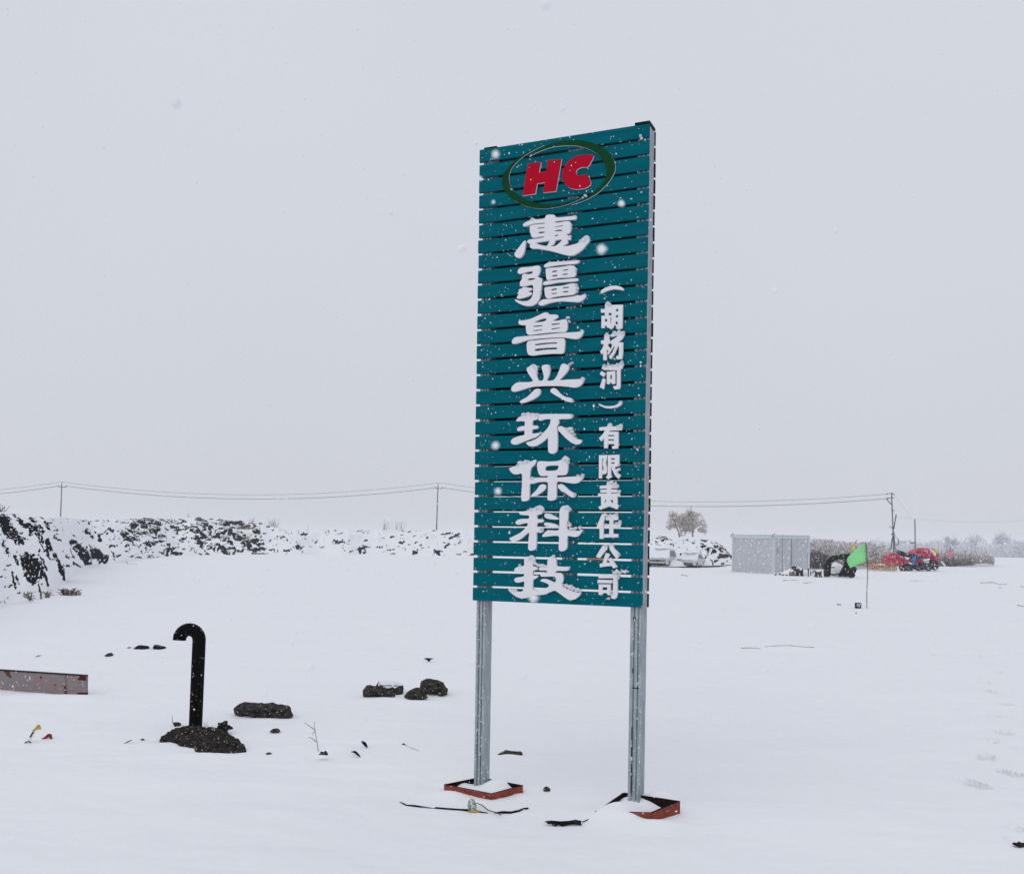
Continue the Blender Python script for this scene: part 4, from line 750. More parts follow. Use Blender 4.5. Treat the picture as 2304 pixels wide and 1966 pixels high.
# litter at lower left
Yl = G(60, 1670).y
e = thing('litter', (P(62, 1668, Yl).x, Yl, 0), 'amber and white plastic scrap with a dark band in the snow at left', 'litter')
lp = lambda l, dd=0.: [P(x, y_, Yl+dd) for x, y_ in l]
m = MB(); m.poly([[(84,1630),(88,1632),(92,1640),(85,1641),(77,1644),(73,1646),(73,1642),(79,1637)]], lambda x, y_, d_: P(x, y_, Yl)+Vector((0, d_+(1645-y_)*.001, 0)), -.008, .008); m.build('cap', M['litter_y'], e, org=e.location, fixn=True)
m = MB(); m.tube(lp([(76,1645),(71,1652),(67,1659),(62,1668)]), [.02, .028, .024, .012], 8); m.build('sleeve', M['flake'], e, org=e.location, smooth=True)
m = MB(); m.tube(lp([(75,1646),(71,1652),(68,1658)], -.025), .008, 6); m.tube(lp([(56,1670),(62,1667.5),(70,1669)], -.01), .006, 6); m.build('band', M['wood'], e, org=e.location)
scrap('crumpled red wrapper beside the amber plastic scrap', [(93,1661),(100,1657),(105,1651.5),(112,1652),(115,1657),(117,1662),(110,1658),(102,1661)], matl='litter_r', cat='litter', name='wrapper', th=.02)

# cables in front of the sign
def cable(label, l, r, z=.006, group=None, matl='cable', name='cable'):
    pts = [onground(x, y_) for x, y_ in l]; pts = [Vector((p.x, p.y, p.z+z+(.004*math.sin(i*2.1)))) for i, p in enumerate(pts)]
    # resample smooth
    q = []
    for i in range(len(pts)-1):
        for k in range(4):
            t = k/4; q.append(pts[i].lerp(pts[i+1], t))
    q.append(pts[-1]); m = MB()
    if hasattr(r, '__len__'): r = list(np.interp(np.linspace(0, 1, len(q)), np.linspace(0, 1, len(r)), r))
    m.tube(q, r, 8)
    return tag(m.build(name, M[matl], None, org=q[0], smooth=True), label, 'cable', group)
cable('black cable half sunk in the snow before the left frame', [(899,1804),(906,1808),(914,1811.5),(935,1814),(955,1817),(975,1818),(982,1818.5),(1010,1821),(1035,1822),(1052,1824),(1075,1827),(1098,1829)], [.002,.004,.008,.009,.004,.003,.009,.006,.011,.012,.008,.003], .004)
cable('short black cable curving up right of the wrapped end', [(1112,1830),(1130,1829.5),(1150,1828.5),(1168,1825),(1178,1821),(1188,1819)], [.003,.009,.010,.008,.005,.008], .007)
scrap('torn flat black strip between the two red frames', [(1226,1849),(1240,1847.5),(1262,1849),(1282,1848),(1295,1846),(1309,1848),(1307,1851),(1309,1855),(1290,1854),(1278,1855),(1265,1858),(1258,1855),(1248,1857),(1240,1853),(1233,1853)], matl='scrap', name='strip', cat='strip', th=.02)
cable('thin wire arching from the wrapped cable end', [(1073,1812),(1085,1818),(1098,1827),(1115,1833),(1127,1840)], .0035, .02)
cable('thin black line running from strip to right frame', [(1310,1850),(1322,1846),(1332,1838),(1341,1825)], .0035, .005)
pw = onground(1065, 1824)
e = thing('cable_end', (pw.x, pw.y, pw.z), 'cable end wrapped in cloudy green-white plastic before the left frame', 'cable end')
Yw = pw.y; m = MB()
m.tube([P(1064, 1826, Yw), P(1063, 1818, Yw), P(1062, 1810, Yw), P(1061, 1803, Yw), P(1060, 1798, Yw), P(1060, 1796, Yw)], [.030, .034, .034, .028, .018, .004], 12); m.build('wrap', M['plastic'], e, org=e.location, smooth=True)
MB().tube([P(1055, 1826, Yw-.03), P(1068, 1824, Yw-.03), P(1082, 1827, Yw-.03), P(1096, 1829, Yw-.03)], .008, 8).build('collar', M['litter_y'], e, org=e.location)

# ------------------------------------------------------------------ power line
def pole(label, px, ptop, base_px, base_py, Y, arm=1.6, tilt=0.):
    a = P(base_px, base_py, Y); t = P(px, ptop, Y); a = Vector((a.x+(a.x-t.x)*.1, Y, a.z-(t.z-a.z)*.35))
    e = thing('utility_pole', a, label, 'utility pole', 'utility poles of one power line')
    m = MB(); m.tube([a, t], [.10, .07], 10); m.build('pole', M['pole'], e, org=a, smooth=True)
    return e, t
spans = []
for lab, x, yt, bx, by in (('utility pole with U-shaped crossarm behind the left bank', 139, 1088, 136, 1163), ('utility pole behind the bank just left of the sign', 985.5, 1091, 982, 1187)):
    e, t = pole(lab, x, yt, bx, by, 150.)
    a = e.location; k = 150/F
    m = MB(); zc = t.z-7*k
    m.tube([t+Vector((-7*k, 0, -7*k)), t+Vector((10*k, 0, -8*k))], .05, 6); m.tube([t+Vector((-7*k, 0, -7.5*k)), t+Vector((-7*k, 0, -3*k))], .035, 6); m.tube([t+Vector((10*k, 0, -8*k)), t+Vector((10*k, 0, -3.5*k))], .035, 6)
    m.build('crossarm', M['pole_dark'], e, org=a)
    m = MB(); m.tube([t, t+Vector((1*k, 0, 5*k))], .03, 6); m.build('insulator', M['pole_dark'], e, org=a)
# dead-end pole at the right
Yr = 128.; e, tR = pole('dead-end utility pole with stays and brackets behind the red machine', 2006, 1108, 2013, 1243, Yr); a = e.location; k = Yr/F
def RP(x, y_): return P(x, y_, Yr)
m = MB(); m.tube([RP(1994, 1111.5), RP(2006, 1109)], .04, 6); m.tube([RP(1994, 1121), RP(2012, 1119.5)], .05, 6); m.tube([RP(1995, 1123), RP(2007, 1136)], .06, 6); m.tube([RP(2007, 1109), RP(2013, 1114)], .05, 6); m.build('crossarm', M['pole_dark'], e, org=a)
for xy in ((1996, 1111.5), (1997, 1121.5)):
    m = MB(); m.blob(tuple(RP(*xy)), .18, .06, .07, 1); m.build('insulator', M['pole_dark'], e, org=a)
for pl, r_t in (([(2005,1148),(2013,1148.5)],.05), ([(2001.5,1185),(2004,1184),(2006,1187),(2009,1189)],.05), ([(2006,1201),(2008,1202)],.11), ([(2008,1194),(2014,1204),(2012,1206)],.05)):
    m = MB(); m.tube([RP(*p_) for p_ in pl], r_t, 6); m.build('bracket', M['pole_dark'], e, org=a)
m = MB(); m.tube([RP(2011, 1190), RP(2014, 1172), RP(2016.5, 1157)], .07, 6); m.build('strut', M['pole_dark'], e, org=a)
m = MB(); m.tube([RP(2011, 1196), RP(2007, 1215), RP(2004.5, 1237)], .075, 6); m.tube([RP(2012, 1205), RP(2013, 1220), RP(2014.5, 1237)], .05, 6); m.build('stay', M['pole_dark'], e, org=a)
m = MB(); m.tube([RP(2014, 1207), RP(2020, 1212.5), RP(2021, 1215)], .03, 5); m.tube([RP(2021, 1212), RP(2022, 1224)], .05, 6); m.tube([RP(2023, 1217), RP(2040, 1220)], .03, 5); m.tube([RP(2016, 1227), RP(2022, 1223)], .06, 5); m.build('cable_loop', M['pole_dark'], e, org=a)
# short post right of it
t2 = P(2058.5, 1168, 112.); a2 = P(2060, 1248, 112.)
e = thing('post', a2, 'short bare post standing behind the red machine', 'post')
m = MB(); m.tube([a2+Vector((0, 0, -1)), t2], [.065, .06], 8); m.build('shaft', M['pole_dark'], e, org=a2)
m = MB(); m.tube([P(2048, 1221, 112.), P(2060, 1220.5, 112.)], .06, 6); m.build('bracket', M['pole_dark'], e, org=a2)
def wire(label, pts, r=.026):
    m = MB(); m.tube(pts, r, 5); return tag(m.build('power_wire', M['wire'], None, org=pts[0]), label, 'wire', 'wires of the power line')
def sagged(a, b, mid_px, n=24):
    out = []
    for i in range(n+1):
        t = i/n; p = a.lerp(b, t); s_ = 4*t*(1-t); p.z -= s_*mid_px; out.append(p)
    return out
q = lambda x, y_, Y: P(x, y_, Y)
wire('upper power wire sagging between the two left poles', sagged(q(139,1084,150), q(987,1086,150), 28*150/F))
wire('lower power wire sagging between the two left poles', sagged(q(147,1093,150), q(982,1097,150), 27.5*150/F), .040)
wire('upper power wire leaving the picture at the left edge', sagged(q(-230,1111,150), q(138,1084,150), 8*150/F))
wire('lower power wire leaving the picture at the left edge', sagged(q(-230,1121,150), q(133,1093,150), 8*150/F), .04)
wire('upper power wire passing behind the sign to the dead-end pole', sagged(q(988,1086,150), q(1996,1111.5,Yr), 29*140/F))
wire('lower power wire passing behind the sign to the dead-end pole', sagged(q(994,1097,150), q(1997,1121.5,Yr), 29*140/F), .040)
wire('faint low wire running off to the right edge', sagged(q(2014,1163,Yr), q(2330,1169,160), .5), .009)
wire('thin guy wire slanting from the dead-end pole top', [RP(2012, 1114), RP(2030, 1139), RP(2043, 1156), RP(2050, 1166)], .009)

# ------------------------------------------------------------------ trees, shrubs, brush
def leafy(m, c, rx, ry, rz, n, s, lo=0., hi=1., up=.3, hole=.0, seed=0):
    k = 0
    while k < n:
        d = Vector((R.gauss(0, 1), R.gauss(0, 1), R.gauss(0, 1))).normalized()*(R.random()**.42)
        p = Vector((c[0]+d.x*rx, c[1]+d.y*ry, c[2]+d.z*rz))
        nz = mnoise.noise(Vector((p.x*1.1/max(rx, .1)*1.6+seed, p.y*.4, p.z*1.1/max(rz, .1)*1.6)))
        k += 1
        if nz < hole-.35: continue
        a = Vector((R.gauss(0, 1), R.gauss(0, 1), R.gauss(0, 1)+up)).normalized(); b = a.orthogonal().normalized()
        if R.random() < .5: b = a.cross(b)
        l = s*R.uniform(.6, 1.7); w_ = l*R.uniform(.16, .4)
        m.add([p-a*l*.5, p+b*w_, p+a*l*.5, p-b*w_*.4], [(0, 1, 2), (0, 2, 3)], 0, min(1, max(0, R.uniform(lo, hi)+nz*.3)))
def limb(m, a, d, l, r, depth):
    b = a+d*l; mid_ = a.lerp(b, .5)+Vector((R.gauss(0, 1), R.gauss(0, 1), 0))*l*.05
    m.tube([a, mid_, b], [r, r*.8, r*.55], 5, sh=.25)
    if depth > 0:
        for _ in range(3):
            dd = (d+Vector((R.gauss(0, .45), R.gauss(0, .45), R.uniform(-.1, .3)))).normalized(); limb(m, a.lerp(b, R.uniform(.55, 1)), dd, l*R.uniform(.55, .75), r*.5, depth-1)
Yt = 112.
def bushy_tree(label, trunk, lobes, seed):
    base = P(trunk[0][0], trunk[0][1], Yt); e = thing('tree', base, label, 'tree', 'trees behind the parked cars')
    m = MB(); pts = [P(x, y_, Yt) for x, y_ in trunk]; pts[0].z -= 1.2
    m.tube(pts, [.10-.012*i for i in range(len(pts))], 6, sh=.1)
    for _ in range(6):
        d = Vector((R.gauss(0, .6), R.gauss(0, .4), 1)).normalized(); limb(m, pts[-1], d, R.uniform(.7, 1.1), .04, 2)
    m.build('trunk', M['bark'], e, org=base)
    m = MB()
    for (x, y_, rx, rz, n) in lobes:
        c = P(x, y_, Yt); leafy(m, c, rx/F*Yt, rx/F*Yt*.8, rz/F*Yt, n, .13, .1, .95, seed=seed, hole=.19)
    m.build('crown', M['crown'], e, org=base)
bushy_tree('dry bushy tree with a straight trunk, right of two behind the parked cars', [(1558,1214),(1558.5,1200),(1558,1185),(1559,1172)], [(1562,1170,25,17,2300),(1575,1183,18,15,1300),(1550,1186,16,12,800),(1583,1195,9,9,320),(1556,1156,14,8,520)], 1)
bushy_tree('dry bushy tree with a leaning trunk, left of two behind the parked cars', [(1533,1208),(1527,1196),(1522,1186),(1519,1176)], [(1520,1175,21,15,1800),(1508,1182,11,11,600),(1532,1182,15,14,900),(1518,1162,14,9,560),(1535,1198,11,9,400),(1539,1167,15,15,1700),(1540,1184,15,12,1200),(1552,1192,12,8,500)], 5)

def shrub(label, px, py, Y, w_, h_, n, spread=.35):
    base = P(px, py, Y); m = MB()
    for i in range(n):
        a = base+Vector((R.uniform(-.3, .3)*w_, R.uniform(-.2, .2), -.1)); d = Vector((R.gauss(0, spread), R.gauss(0, .2), 1)).normalized()
        l = h_*R.uniform(.5, 1); k_ = Vector((R.gauss(0, .1), 0, 0))*l
        m.tube([a, a+d*l*.5+k_*.4, a+d*l+k_], [.018, .013, .006], 4, sh=R.random())
    return tag(m.build('shrub', M['twig'], None, org=base), label, 'shrub', 'bare shrubs on the bank')
shrub('bare fan-shaped shrub on top of the bank above the darkest clods', 616, 1194, 125., 1.3, 2.0, 34)
shrub('row of thin bare stems on the bank left of the near pole', 872, 1190, 135., 2.5, 1.6, 14, .12)
shrub('thin bare stems on the bank right beside the stem row', 900, 1190, 135., 2.2, 1.5, 12, .15)
shrub('single thin stem on the bank crest above the dark clods', 424, 1166, 115., .2, 1.0, 4, .1)
shrub('lone thin stick on the bank right of the fan-shaped shrub', 692, 1193, 125., .05, 1.1, 1, .02)
shrub('pale blurred shrub at the left edge on the bank', 2, 1152, 45., .5, .65, 16, .4)
shrub('bare sapling on the bank crest behind the olive tuft', 567, 1176, 112., .5, .9, 10)
def tuft(label, px, py, Y, w_, h_, n, spread=.42):
    base = P(px, py, Y); m = MB()
    for i in range(n):
        a = base+Vector((R.uniform(-.5, .5)*w_, R.uniform(-.25, .25)*w_, -.03)); d = Vector((R.gauss(0, spread), R.gauss(0, spread*.6), R.uniform(.3, 1))).normalized(); l = h_*R.uniform(.4, 1.)
        m.tube([a, a+d*l*.6, a+d*l+Vector((R.gauss(0, .2)*l, 0, -.2*l))], [.02, .016, .006], 4, sh=R.random())
    return tag(m.build('grass_tuft', M['grass'], None, org=base), label, 'grass tuft', 'dry grass tufts at the foot of the bank')
tuft('olive dry tuft alone on the snow right of the near bank', 158, 1337, G(158, 1339).y, .55, .34, 90)
tuft('dry grass clump at the foot of the near bank', 50, 1352, G(50, 1354).y, .45, .42, 70)
tuft('small grey-green tuft right of the grass clump at the bank foot', 101, 1342, G(101, 1344).y, .25, .3, 30)
tuft('dark straggling tuft left of the grass clump at the bank foot', 28, 1350, G(28, 1352).y, .35, .38, 40)
tuft('olive tuft on the far dark part of the bank', 548, 1190, 110., 1.6, .8, 90)
lying('thin dry stem lying at the right foot of the bank', [(283,1260),(287,1269),(310,1269.5)], .02, name='dry_stem', cat='stem')

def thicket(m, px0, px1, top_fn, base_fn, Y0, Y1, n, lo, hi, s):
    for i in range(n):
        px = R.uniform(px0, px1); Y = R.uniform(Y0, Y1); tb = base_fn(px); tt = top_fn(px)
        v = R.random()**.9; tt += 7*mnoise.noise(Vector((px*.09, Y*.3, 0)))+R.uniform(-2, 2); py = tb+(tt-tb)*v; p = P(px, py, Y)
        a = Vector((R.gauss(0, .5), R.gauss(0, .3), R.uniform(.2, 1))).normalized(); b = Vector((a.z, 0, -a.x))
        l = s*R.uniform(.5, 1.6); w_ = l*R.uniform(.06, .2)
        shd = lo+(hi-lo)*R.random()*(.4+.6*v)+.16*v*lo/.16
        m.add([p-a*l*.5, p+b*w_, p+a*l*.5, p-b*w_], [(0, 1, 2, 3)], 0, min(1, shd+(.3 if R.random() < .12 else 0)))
I_ = lambda xs, ys_: (lambda x: float(np.interp(x, xs, ys_)))
m = MB()
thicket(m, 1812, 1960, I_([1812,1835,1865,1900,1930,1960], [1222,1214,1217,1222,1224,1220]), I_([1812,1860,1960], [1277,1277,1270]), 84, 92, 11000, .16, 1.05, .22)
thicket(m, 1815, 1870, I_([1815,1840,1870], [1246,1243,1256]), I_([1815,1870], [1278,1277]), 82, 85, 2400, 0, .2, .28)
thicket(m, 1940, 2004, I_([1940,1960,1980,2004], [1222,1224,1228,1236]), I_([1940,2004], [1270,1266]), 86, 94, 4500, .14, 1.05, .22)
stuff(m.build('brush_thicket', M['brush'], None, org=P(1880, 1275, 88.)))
m = MB()
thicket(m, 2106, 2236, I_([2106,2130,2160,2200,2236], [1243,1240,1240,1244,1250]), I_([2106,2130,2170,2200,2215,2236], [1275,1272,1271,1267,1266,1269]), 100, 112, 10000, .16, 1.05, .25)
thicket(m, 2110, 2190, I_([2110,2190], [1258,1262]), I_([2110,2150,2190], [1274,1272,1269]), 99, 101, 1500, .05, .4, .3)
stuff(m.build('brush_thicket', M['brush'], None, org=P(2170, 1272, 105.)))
# far wood, its fade in the snow air partly painted as pale colour
m = MB()
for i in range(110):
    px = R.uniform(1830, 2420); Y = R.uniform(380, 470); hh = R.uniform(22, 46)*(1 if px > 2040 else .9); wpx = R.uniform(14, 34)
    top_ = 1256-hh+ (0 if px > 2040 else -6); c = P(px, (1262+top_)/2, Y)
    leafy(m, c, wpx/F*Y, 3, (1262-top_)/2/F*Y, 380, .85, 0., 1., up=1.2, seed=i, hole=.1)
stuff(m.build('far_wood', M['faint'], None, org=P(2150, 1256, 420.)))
def faint_tree(label, px, Y, h_, w_):
    base = P(px, 1258, Y); e = thing('bare_tree', base, label, 'tree', 'bare trees in the far snow'); k = Y/F
    m = MB(); t = base+Vector((0, 0, h_*k*.55)); m.tube([base-Vector((0, 0, 1)), t], [.30, .2], 6, sh=.1)
    for _ in range(9):
        limb(m, t, Vector((R.gauss(0, .55), R.gauss(0, .4), 1)).normalized(), h_*k*R.uniform(.25, .42), .12, 2)
    m.build('trunk', M['faint'], e, org=base)
    m = MB(); leafy(m, base+Vector((0, 0, h_*k*.68)), w_*k, w_*k, h_*k*.36, 1100, .6, 0, 1, up=1, seed=px, hole=.2); m.build('crown', M['faint'], e, org=base)
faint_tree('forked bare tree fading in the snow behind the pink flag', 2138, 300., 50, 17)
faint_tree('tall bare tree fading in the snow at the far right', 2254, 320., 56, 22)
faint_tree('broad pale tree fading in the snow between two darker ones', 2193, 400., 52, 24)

# ------------------------------------------------------------------ parked cars
def car(label, px, py, Y, yaw, Lc, Wc, Hc, suv):
    base = P(px, py, Y); base.z = CAMH-(py-hor(px))/F*Y
    e = thing('parked_car', base, label, 'car', 'snow-covered cars parked before the bank', rz=yaw)
    # local: front faces -y, width along x
    h = Hc; L2 = Lc/2
    if suv: prof = [(-L2,.35),(-L2-.02,.62),(-L2+.04,.92),(-L2+.95,1.06),(-L2+1.55,h-.08),(-L2+1.9,h),(L2-.55,h),(L2-.15,h-.35),(L2,.95),(L2,.40)]
    else: prof = [(-L2,.30),(-L2-.03,.52),(-L2+.05,.76),(-L2+1.1,.93),(-L2+1.85,h-.05),(-L2+2.2,h),(L2-1.5,h-.03),(L2-.75,.98),(L2-.05,.90),(L2,.35)]
    m = MB(); xs = [-1, -.9, 0, .9, 1]; n = len(prof); vs = []
    for x in xs:
        for (y_, z) in prof:
            nar = 1-.16*max(0, (z-.95)/(h-.95)); k_ = .96 if abs(x) == 1 else 1
            vs.append((x*Wc/2*nar, y_*k_, z if abs(x) < 1 or z < .5 else z-.05))
    fs = [(i*n+j, i*n+(j+1) % n, (i+1)*n+(j+1) % n, (i+1)*n+j) for i in range(len(xs)-1) for j in range(n)]+[tuple(range(n-1, -1, -1)), tuple((len(xs)-1)*n+j for j in range(n))]
    m.add(vs, fs); m.build('body', M['car'], e, fixn=True)
    m = MB(); m.blob((0, .35 if suv else .2, h+.05), Wc*.40, Lc*(.27 if suv else .20), .13, 3, .15, 2.); m.build('roof_snow', M['snow'], e, smooth=True)
    m = MB(); m.blob((0, -L2+.55, .98 if suv else .85), Wc*.43, .62, .16, 3, .15, 2.); m.build('bonnet_snow', M['snow'], e, smooth=True)
    m = MB(); m.box((-Wc*.40, -L2-.045, .70 if suv else .50), (Wc*.40, -L2-.02, .76 if suv else .56)); m.box((-Wc*.40, -L2-.045, .62 if suv else .42), (Wc*.40, -L2-.02, .66 if suv else .46)); m.box((-.12, -L2-.05, .64 if suv else .46), (.12, -L2-.03, .74 if suv else .54)); m.build('grille', M['black'], e)
    m = MB(); m.box((-Wc*.38, -L2-.04, .30), (Wc*.38, -L2-.01, .46 if suv else .38)); m.build('bumper_intake', M['black'], e)
    for s_ in (-1, 1):
        m = MB(); m.add([(s_*Wc*.36, -L2-.05, .36), (s_*Wc*.485, -L2+.06, .36), (s_*Wc*.485, -L2+.06, .54), (s_*Wc*.37, -L2-.05, .50)], [(0,1,2,3)]); m.add([(s_*Wc*.36, -L2-.01, .36), (s_*Wc*.485, -L2+.1, .36), (s_*Wc*.485, -L2+.1, .54), (s_*Wc*.37, -L2-.01, .50)], [(3,2,1,0)]); m.build('headlight', M['black'], e)
        zb, zt = (1.02, h-.14) if suv else (.94, h-.12)
        y0, y1, y2, y3 = (-L2+1.3, -L2+1.75, L2-.9, L2-.5) if suv else (-L2+1.5, -L2+2.0, L2-1.7, L2-1.0)
        nb, nt_ = 1-.16*max(0, (zb-.95)/(h-.95)), 1-.16*max(0, (zt-.95)/(h-.95))
        ym = (y1+y2)/2
        for (a, b, c_, d_) in (((y0, zb), (ym-.04, zb), (ym-.04, zt), (y1, zt)), ((ym+.04, zb), (y3, zb), (y2, zt), (ym+.04, zt))):
            m = MB(); q_ = [(s_*(Wc/2*(nb if z < zt-.01 else nt_)+.012), y_, z) for y_, z in (a, b, c_, d_)]; q2 = [(x-s_*.03, y_, z) for x, y_, z in q_]
            m.add(q_+q2, [(0,1,2,3),(7,6,5,4),(0,4,5,1),(1,5,6,2),(2,6,7,3),(3,7,4,0)]); m.build('window', M['glass'], e, fixn=True)
        for y_ in (-L2+.85, L2-.8):
            rw = .36 if suv else .32
            m = MB(); m.tube([(s_*(Wc/2-.2), y_, rw), (s_*(Wc/2-.02), y_, rw), (s_*(Wc/2+.015), y_, rw)], [rw, rw, rw*.9], 16); tq = m.build('wheel', M['tyre'], e)
            m = MB(); m.tube([(s_*(Wc/2+.012), y_, rw), (s_*(Wc/2+.022), y_, rw)], rw*.55, 12); m.build('rim', M['alloy'], tq)
    return e
Yc = 90.
car('snow-covered white SUV half hidden behind the right edge of the sign', 1490, 1277, Yc, math.radians(-20), 4.7, 1.9, 1.72, True)
car('snow-covered white sedan parked to the right of the SUV', 1555, 1278, Yc+2.5, math.radians(-24), 4.5, 1.8, 1.42, False)
outline_lump('orange_tarp', [(1318,1262),(1322,1252),(1338,1249),(1352,1251),(1366,1258),(1368,1264),(1340,1266)], 84., .5, M['orange'], 'orange tarp behind the sign, glimpsed through a slot beside the lowest characters', 'tarp', amp=.2)
# low concrete kerb in front of them
ka = [P(x, y_, Y) for x, y_, Y in ((1380,1284,80),(1450,1286,79),(1520,1288,78),(1560,1287,79),(1600,1284,82))]
m = MB()
for i in range(len(ka)-1):
    a, b = ka[i], ka[i+1]; d = (b-a).normalized(); nn = Vector((d.y, -d.x, 0))*.12; up = Vector((0, 0, [.20,.21,.22,.17,.02][i])); up2 = Vector((0, 0, [.20,.21,.22,.17,.02][i+1])); dw = Vector((0, 0, -.3))
    m.add([a+nn+dw, b+nn+dw, b-nn+dw, a-nn+dw, a+nn+up, b+nn+up2, b-nn+up2, a-nn+up], [(0,1,5,4),(1,2,6,5),(2,3,7,6),(3,0,4,7),(4,5,6,7)])
tag(m.build('kerb', M['kerb'], None, org=ka[0], fixn=True), 'low pale concrete kerb in front of the parked cars', 'kerb')

# ------------------------------------------------------------------ steel site cabin
C0 = P(1740, 1292, 65.7); e1 = Vector((-.424, .906, 0)); e2 = Vector((.906, .424, 0)); H = 2.62
cab = thing('site_cabin', C0, 'pale grey steel site cabin with ribbed walls standing in the snow', 'cabin')
L1, L2_ = 4.45, 3.1
def cw(u, v, z): return e1*u+e2*v+Vector((0, 0, z))
def cbox(m, u0, u1, v0, v1, z0, z1):
    v = [cw(u0,v0,z0),cw(u1,v0,z0),cw(u1,v1,z0),cw(u0,v1,z0),cw(u0,v0,z1),cw(u1,v0,z1),cw(u1,v1,z1),cw(u0,v1,z1)]
    m.add(v, [(0,3,2,1),(4,5,6,7),(0,1,5,4),(1,2,6,5),(2,3,7,6),(3,0,4,7)]); return m
def ribbed(u0, u1, v0, v1, z0, z1, n, amp, off):
    m = MB(); vs = []
    for i in range(n+1):
        t = i/n; u = u0+(u1-u0)*t; v = v0+(v1-v0)*t; k_ = off-(amp if (i//2) % 2 else 0); q_ = cw(u, v, 0)+(e2 if u0 != u1 else e1)*k_
        vs += [(q_.x, q_.y, z0), (q_.x, q_.y, z1)]
    m.add(vs, [(2*i, 2*i+2, 2*i+3, 2*i+1) for i in range(n)]); return m
cbox(MB(), .06, L1-.06, .06, L2_-.06, -.3, H-.2).build('wall_core', M['cabin'], cab, fixn=True)
ribbed(.12, L1-.12, 0, 0, -.25, H-.2, 50, .018, .045).build('wall', M['cabin'], cab)
ribbed(0, 0, 1.55, L2_-.1, -.25, H-.2, 34, .018, .045).build('wall', M['cabin'], cab)
cbox(MB(), .02, .05, .14, 1.5, -.25, H-.2).build('wall', M['cabin'], cab, fixn=True)
for (u, v) in ((0, 0), (L1-.13, 0), (0, L2_-.12)):
    cbox(MB(), u-.01, u+.15, v-.01, v+.14, -.3, H-.17).build('corner_post', M['cabin_trim'], cab, fixn=True)
m = MB(); cbox(m, -.02, L1+.04, -.025, .1, H-.19, H); cbox(m, -.025, .1, .102, L2_+.03, H-.19, H); m.build('roof_rim', M['cabin_trim'], cab, fixn=True)
m = MB(); cbox(m, .2, L1-.1, -.03, .12, H+.003, H+.03); cbox(m, -.03, .12, .2, L2_-.05, H+.003, H+.03); m.build('roof_edge', M['dark_line'], cab, fixn=True)
m = MB(); cbox(m, .13, L1, .13, L2_, H-.1, H+.015); m.build('roof_snow', M['snow'], cab, fixn=True)
cbox(MB(), -.005, .02, .78, 1.45, .05, 1.95).build('door', M['cabin'], cab, fixn=True)
m = MB(); cbox(m, -.012, .02, .30, .34, 1.42, 1.72); [cbox(m, -.013, .02, .345, .46, z, z+.035) for z in (1.42, 1.55, 1.69)]; m.build('vent', M['dark_line'], cab, fixn=True)
m = MB(); [cbox(m, -.008, .02, v, v+.018, .05, H-.2) for v in (.74, 1.49, 1.53)]; m.build('seam', M['dark_line'], cab, fixn=True)
m = MB(); cbox(m, -.035, -.02, .68, .70, H-.32, H); m.build('down_pipe', M['dark_line'], cab, fixn=True)
for lab, pts in (('left-hand lifting lug on the cabin roof', (1644, 1202)), ):
    pass
for u, v in ((L1-.05, .0), (.02, .06)):
    m = MB(); q_ = cw(u, v, H+.03); m.tube([q_+Vector((-.12, 0, -.16)), q_+Vector((-.12, 0, .0)), q_+Vector((.02, 0, .06)), q_+Vector((.06, 0, .10))], .025, 6)
    m.build('lifting_lug', M['pole_dark'], cab)

# snow heap, boulder and trestles before the cabin
m = MB(); c = G(1772, 1297); K = 22
bs = P(1780, 1290, 62.3)
for (x, y_, rx, rz, ry) in ((1790,1286,22,14,.9),(1770,1290,20,9,.8),(1812,1290,18,10,.7)):
    q_ = P(x, y_+4, 63.2); m.blob((q_.x, q_.y, q_.z), rx/F*63, ry, rz/F*63, 3, .35, 1.6, seed=x)
struct(m.build('snow_heap', M['snow'], None, org=bs, smooth=True))
outline_lump('boulder', [(1775,1293),(1777,1285),(1783,1281),(1790,1286),(1793,1292),(1790,1297),(1780,1297)], 61.9, .25, M['brown_rock'], 'brown boulder at the foot of the steel cabin', 'boulder', amp=.08)
outline_lump('tarp_bundle', [(1781,1276),(1785,1273),(1792,1275),(1796,1279),(1800,1280),(1790,1283),(1784,1281)], 62.6, .25, M['tarp'], 'crumpled black tarp on the snow heap by the cabin', 'tarp', amp=.08)
for lab, pl in (('small dark clod lowest left of the cabin corner heap', (1743,1291,1747,1294)), ('dark clod left in the row at the cabin heap foot', (1752,1289,1757,1292)), ('dark clod in the middle of the row at the cabin heap foot', (1759,1291,1764,1294)), ('dark clod right in the row at the cabin heap foot', (1767,1292,1773,1295))):
    x0, y0, x1, y1 = pl; outline_lump('earth_clod', [(x0,y1),(x0+1,y0),(x1-1,y0+.5),(x1,y1-1),(x1-1,y1+.5)], 62.1, .1, M['earth'], lab, 'clod', amp=.03)
def trestle(label, px, py, w_, h_, Y, matl):
    base = P(px, py, Y); k = Y/F; e = thing('trestle', base, label, 'trestle', 'little trestles by the cabin'); W2, H2 = w_*k/2, h_*k
    for s_ in (-1, 1):
        for dd in (-.25, .25):
            MB().tube([(s_*W2*.75, dd, -.1), (s_*W2*.5, dd*.3, H2*.72)], .05, 6).build('leg', M[matl], e)
    MB().tube([(-W2*.7, 0, H2*.62), (W2*.7, 0, H2*.66)], .085, 6).build('beam', M[matl], e)
    for s_ in (-1, 1):
        MB().tube([(s_*W2*.55, 0, H2*.6), (s_*W2*.95, 0, H2)], [.09, .03], 6).build('horn', M[matl], e)
trestle('black trestle with two horns beside the brown boulder', 1799, 1297, 16, 17, 61.5, 'black')
trestle('brown trestle with two horns left of the black arch', 1841, 1298, 15, 14, 60.5, 'wood')
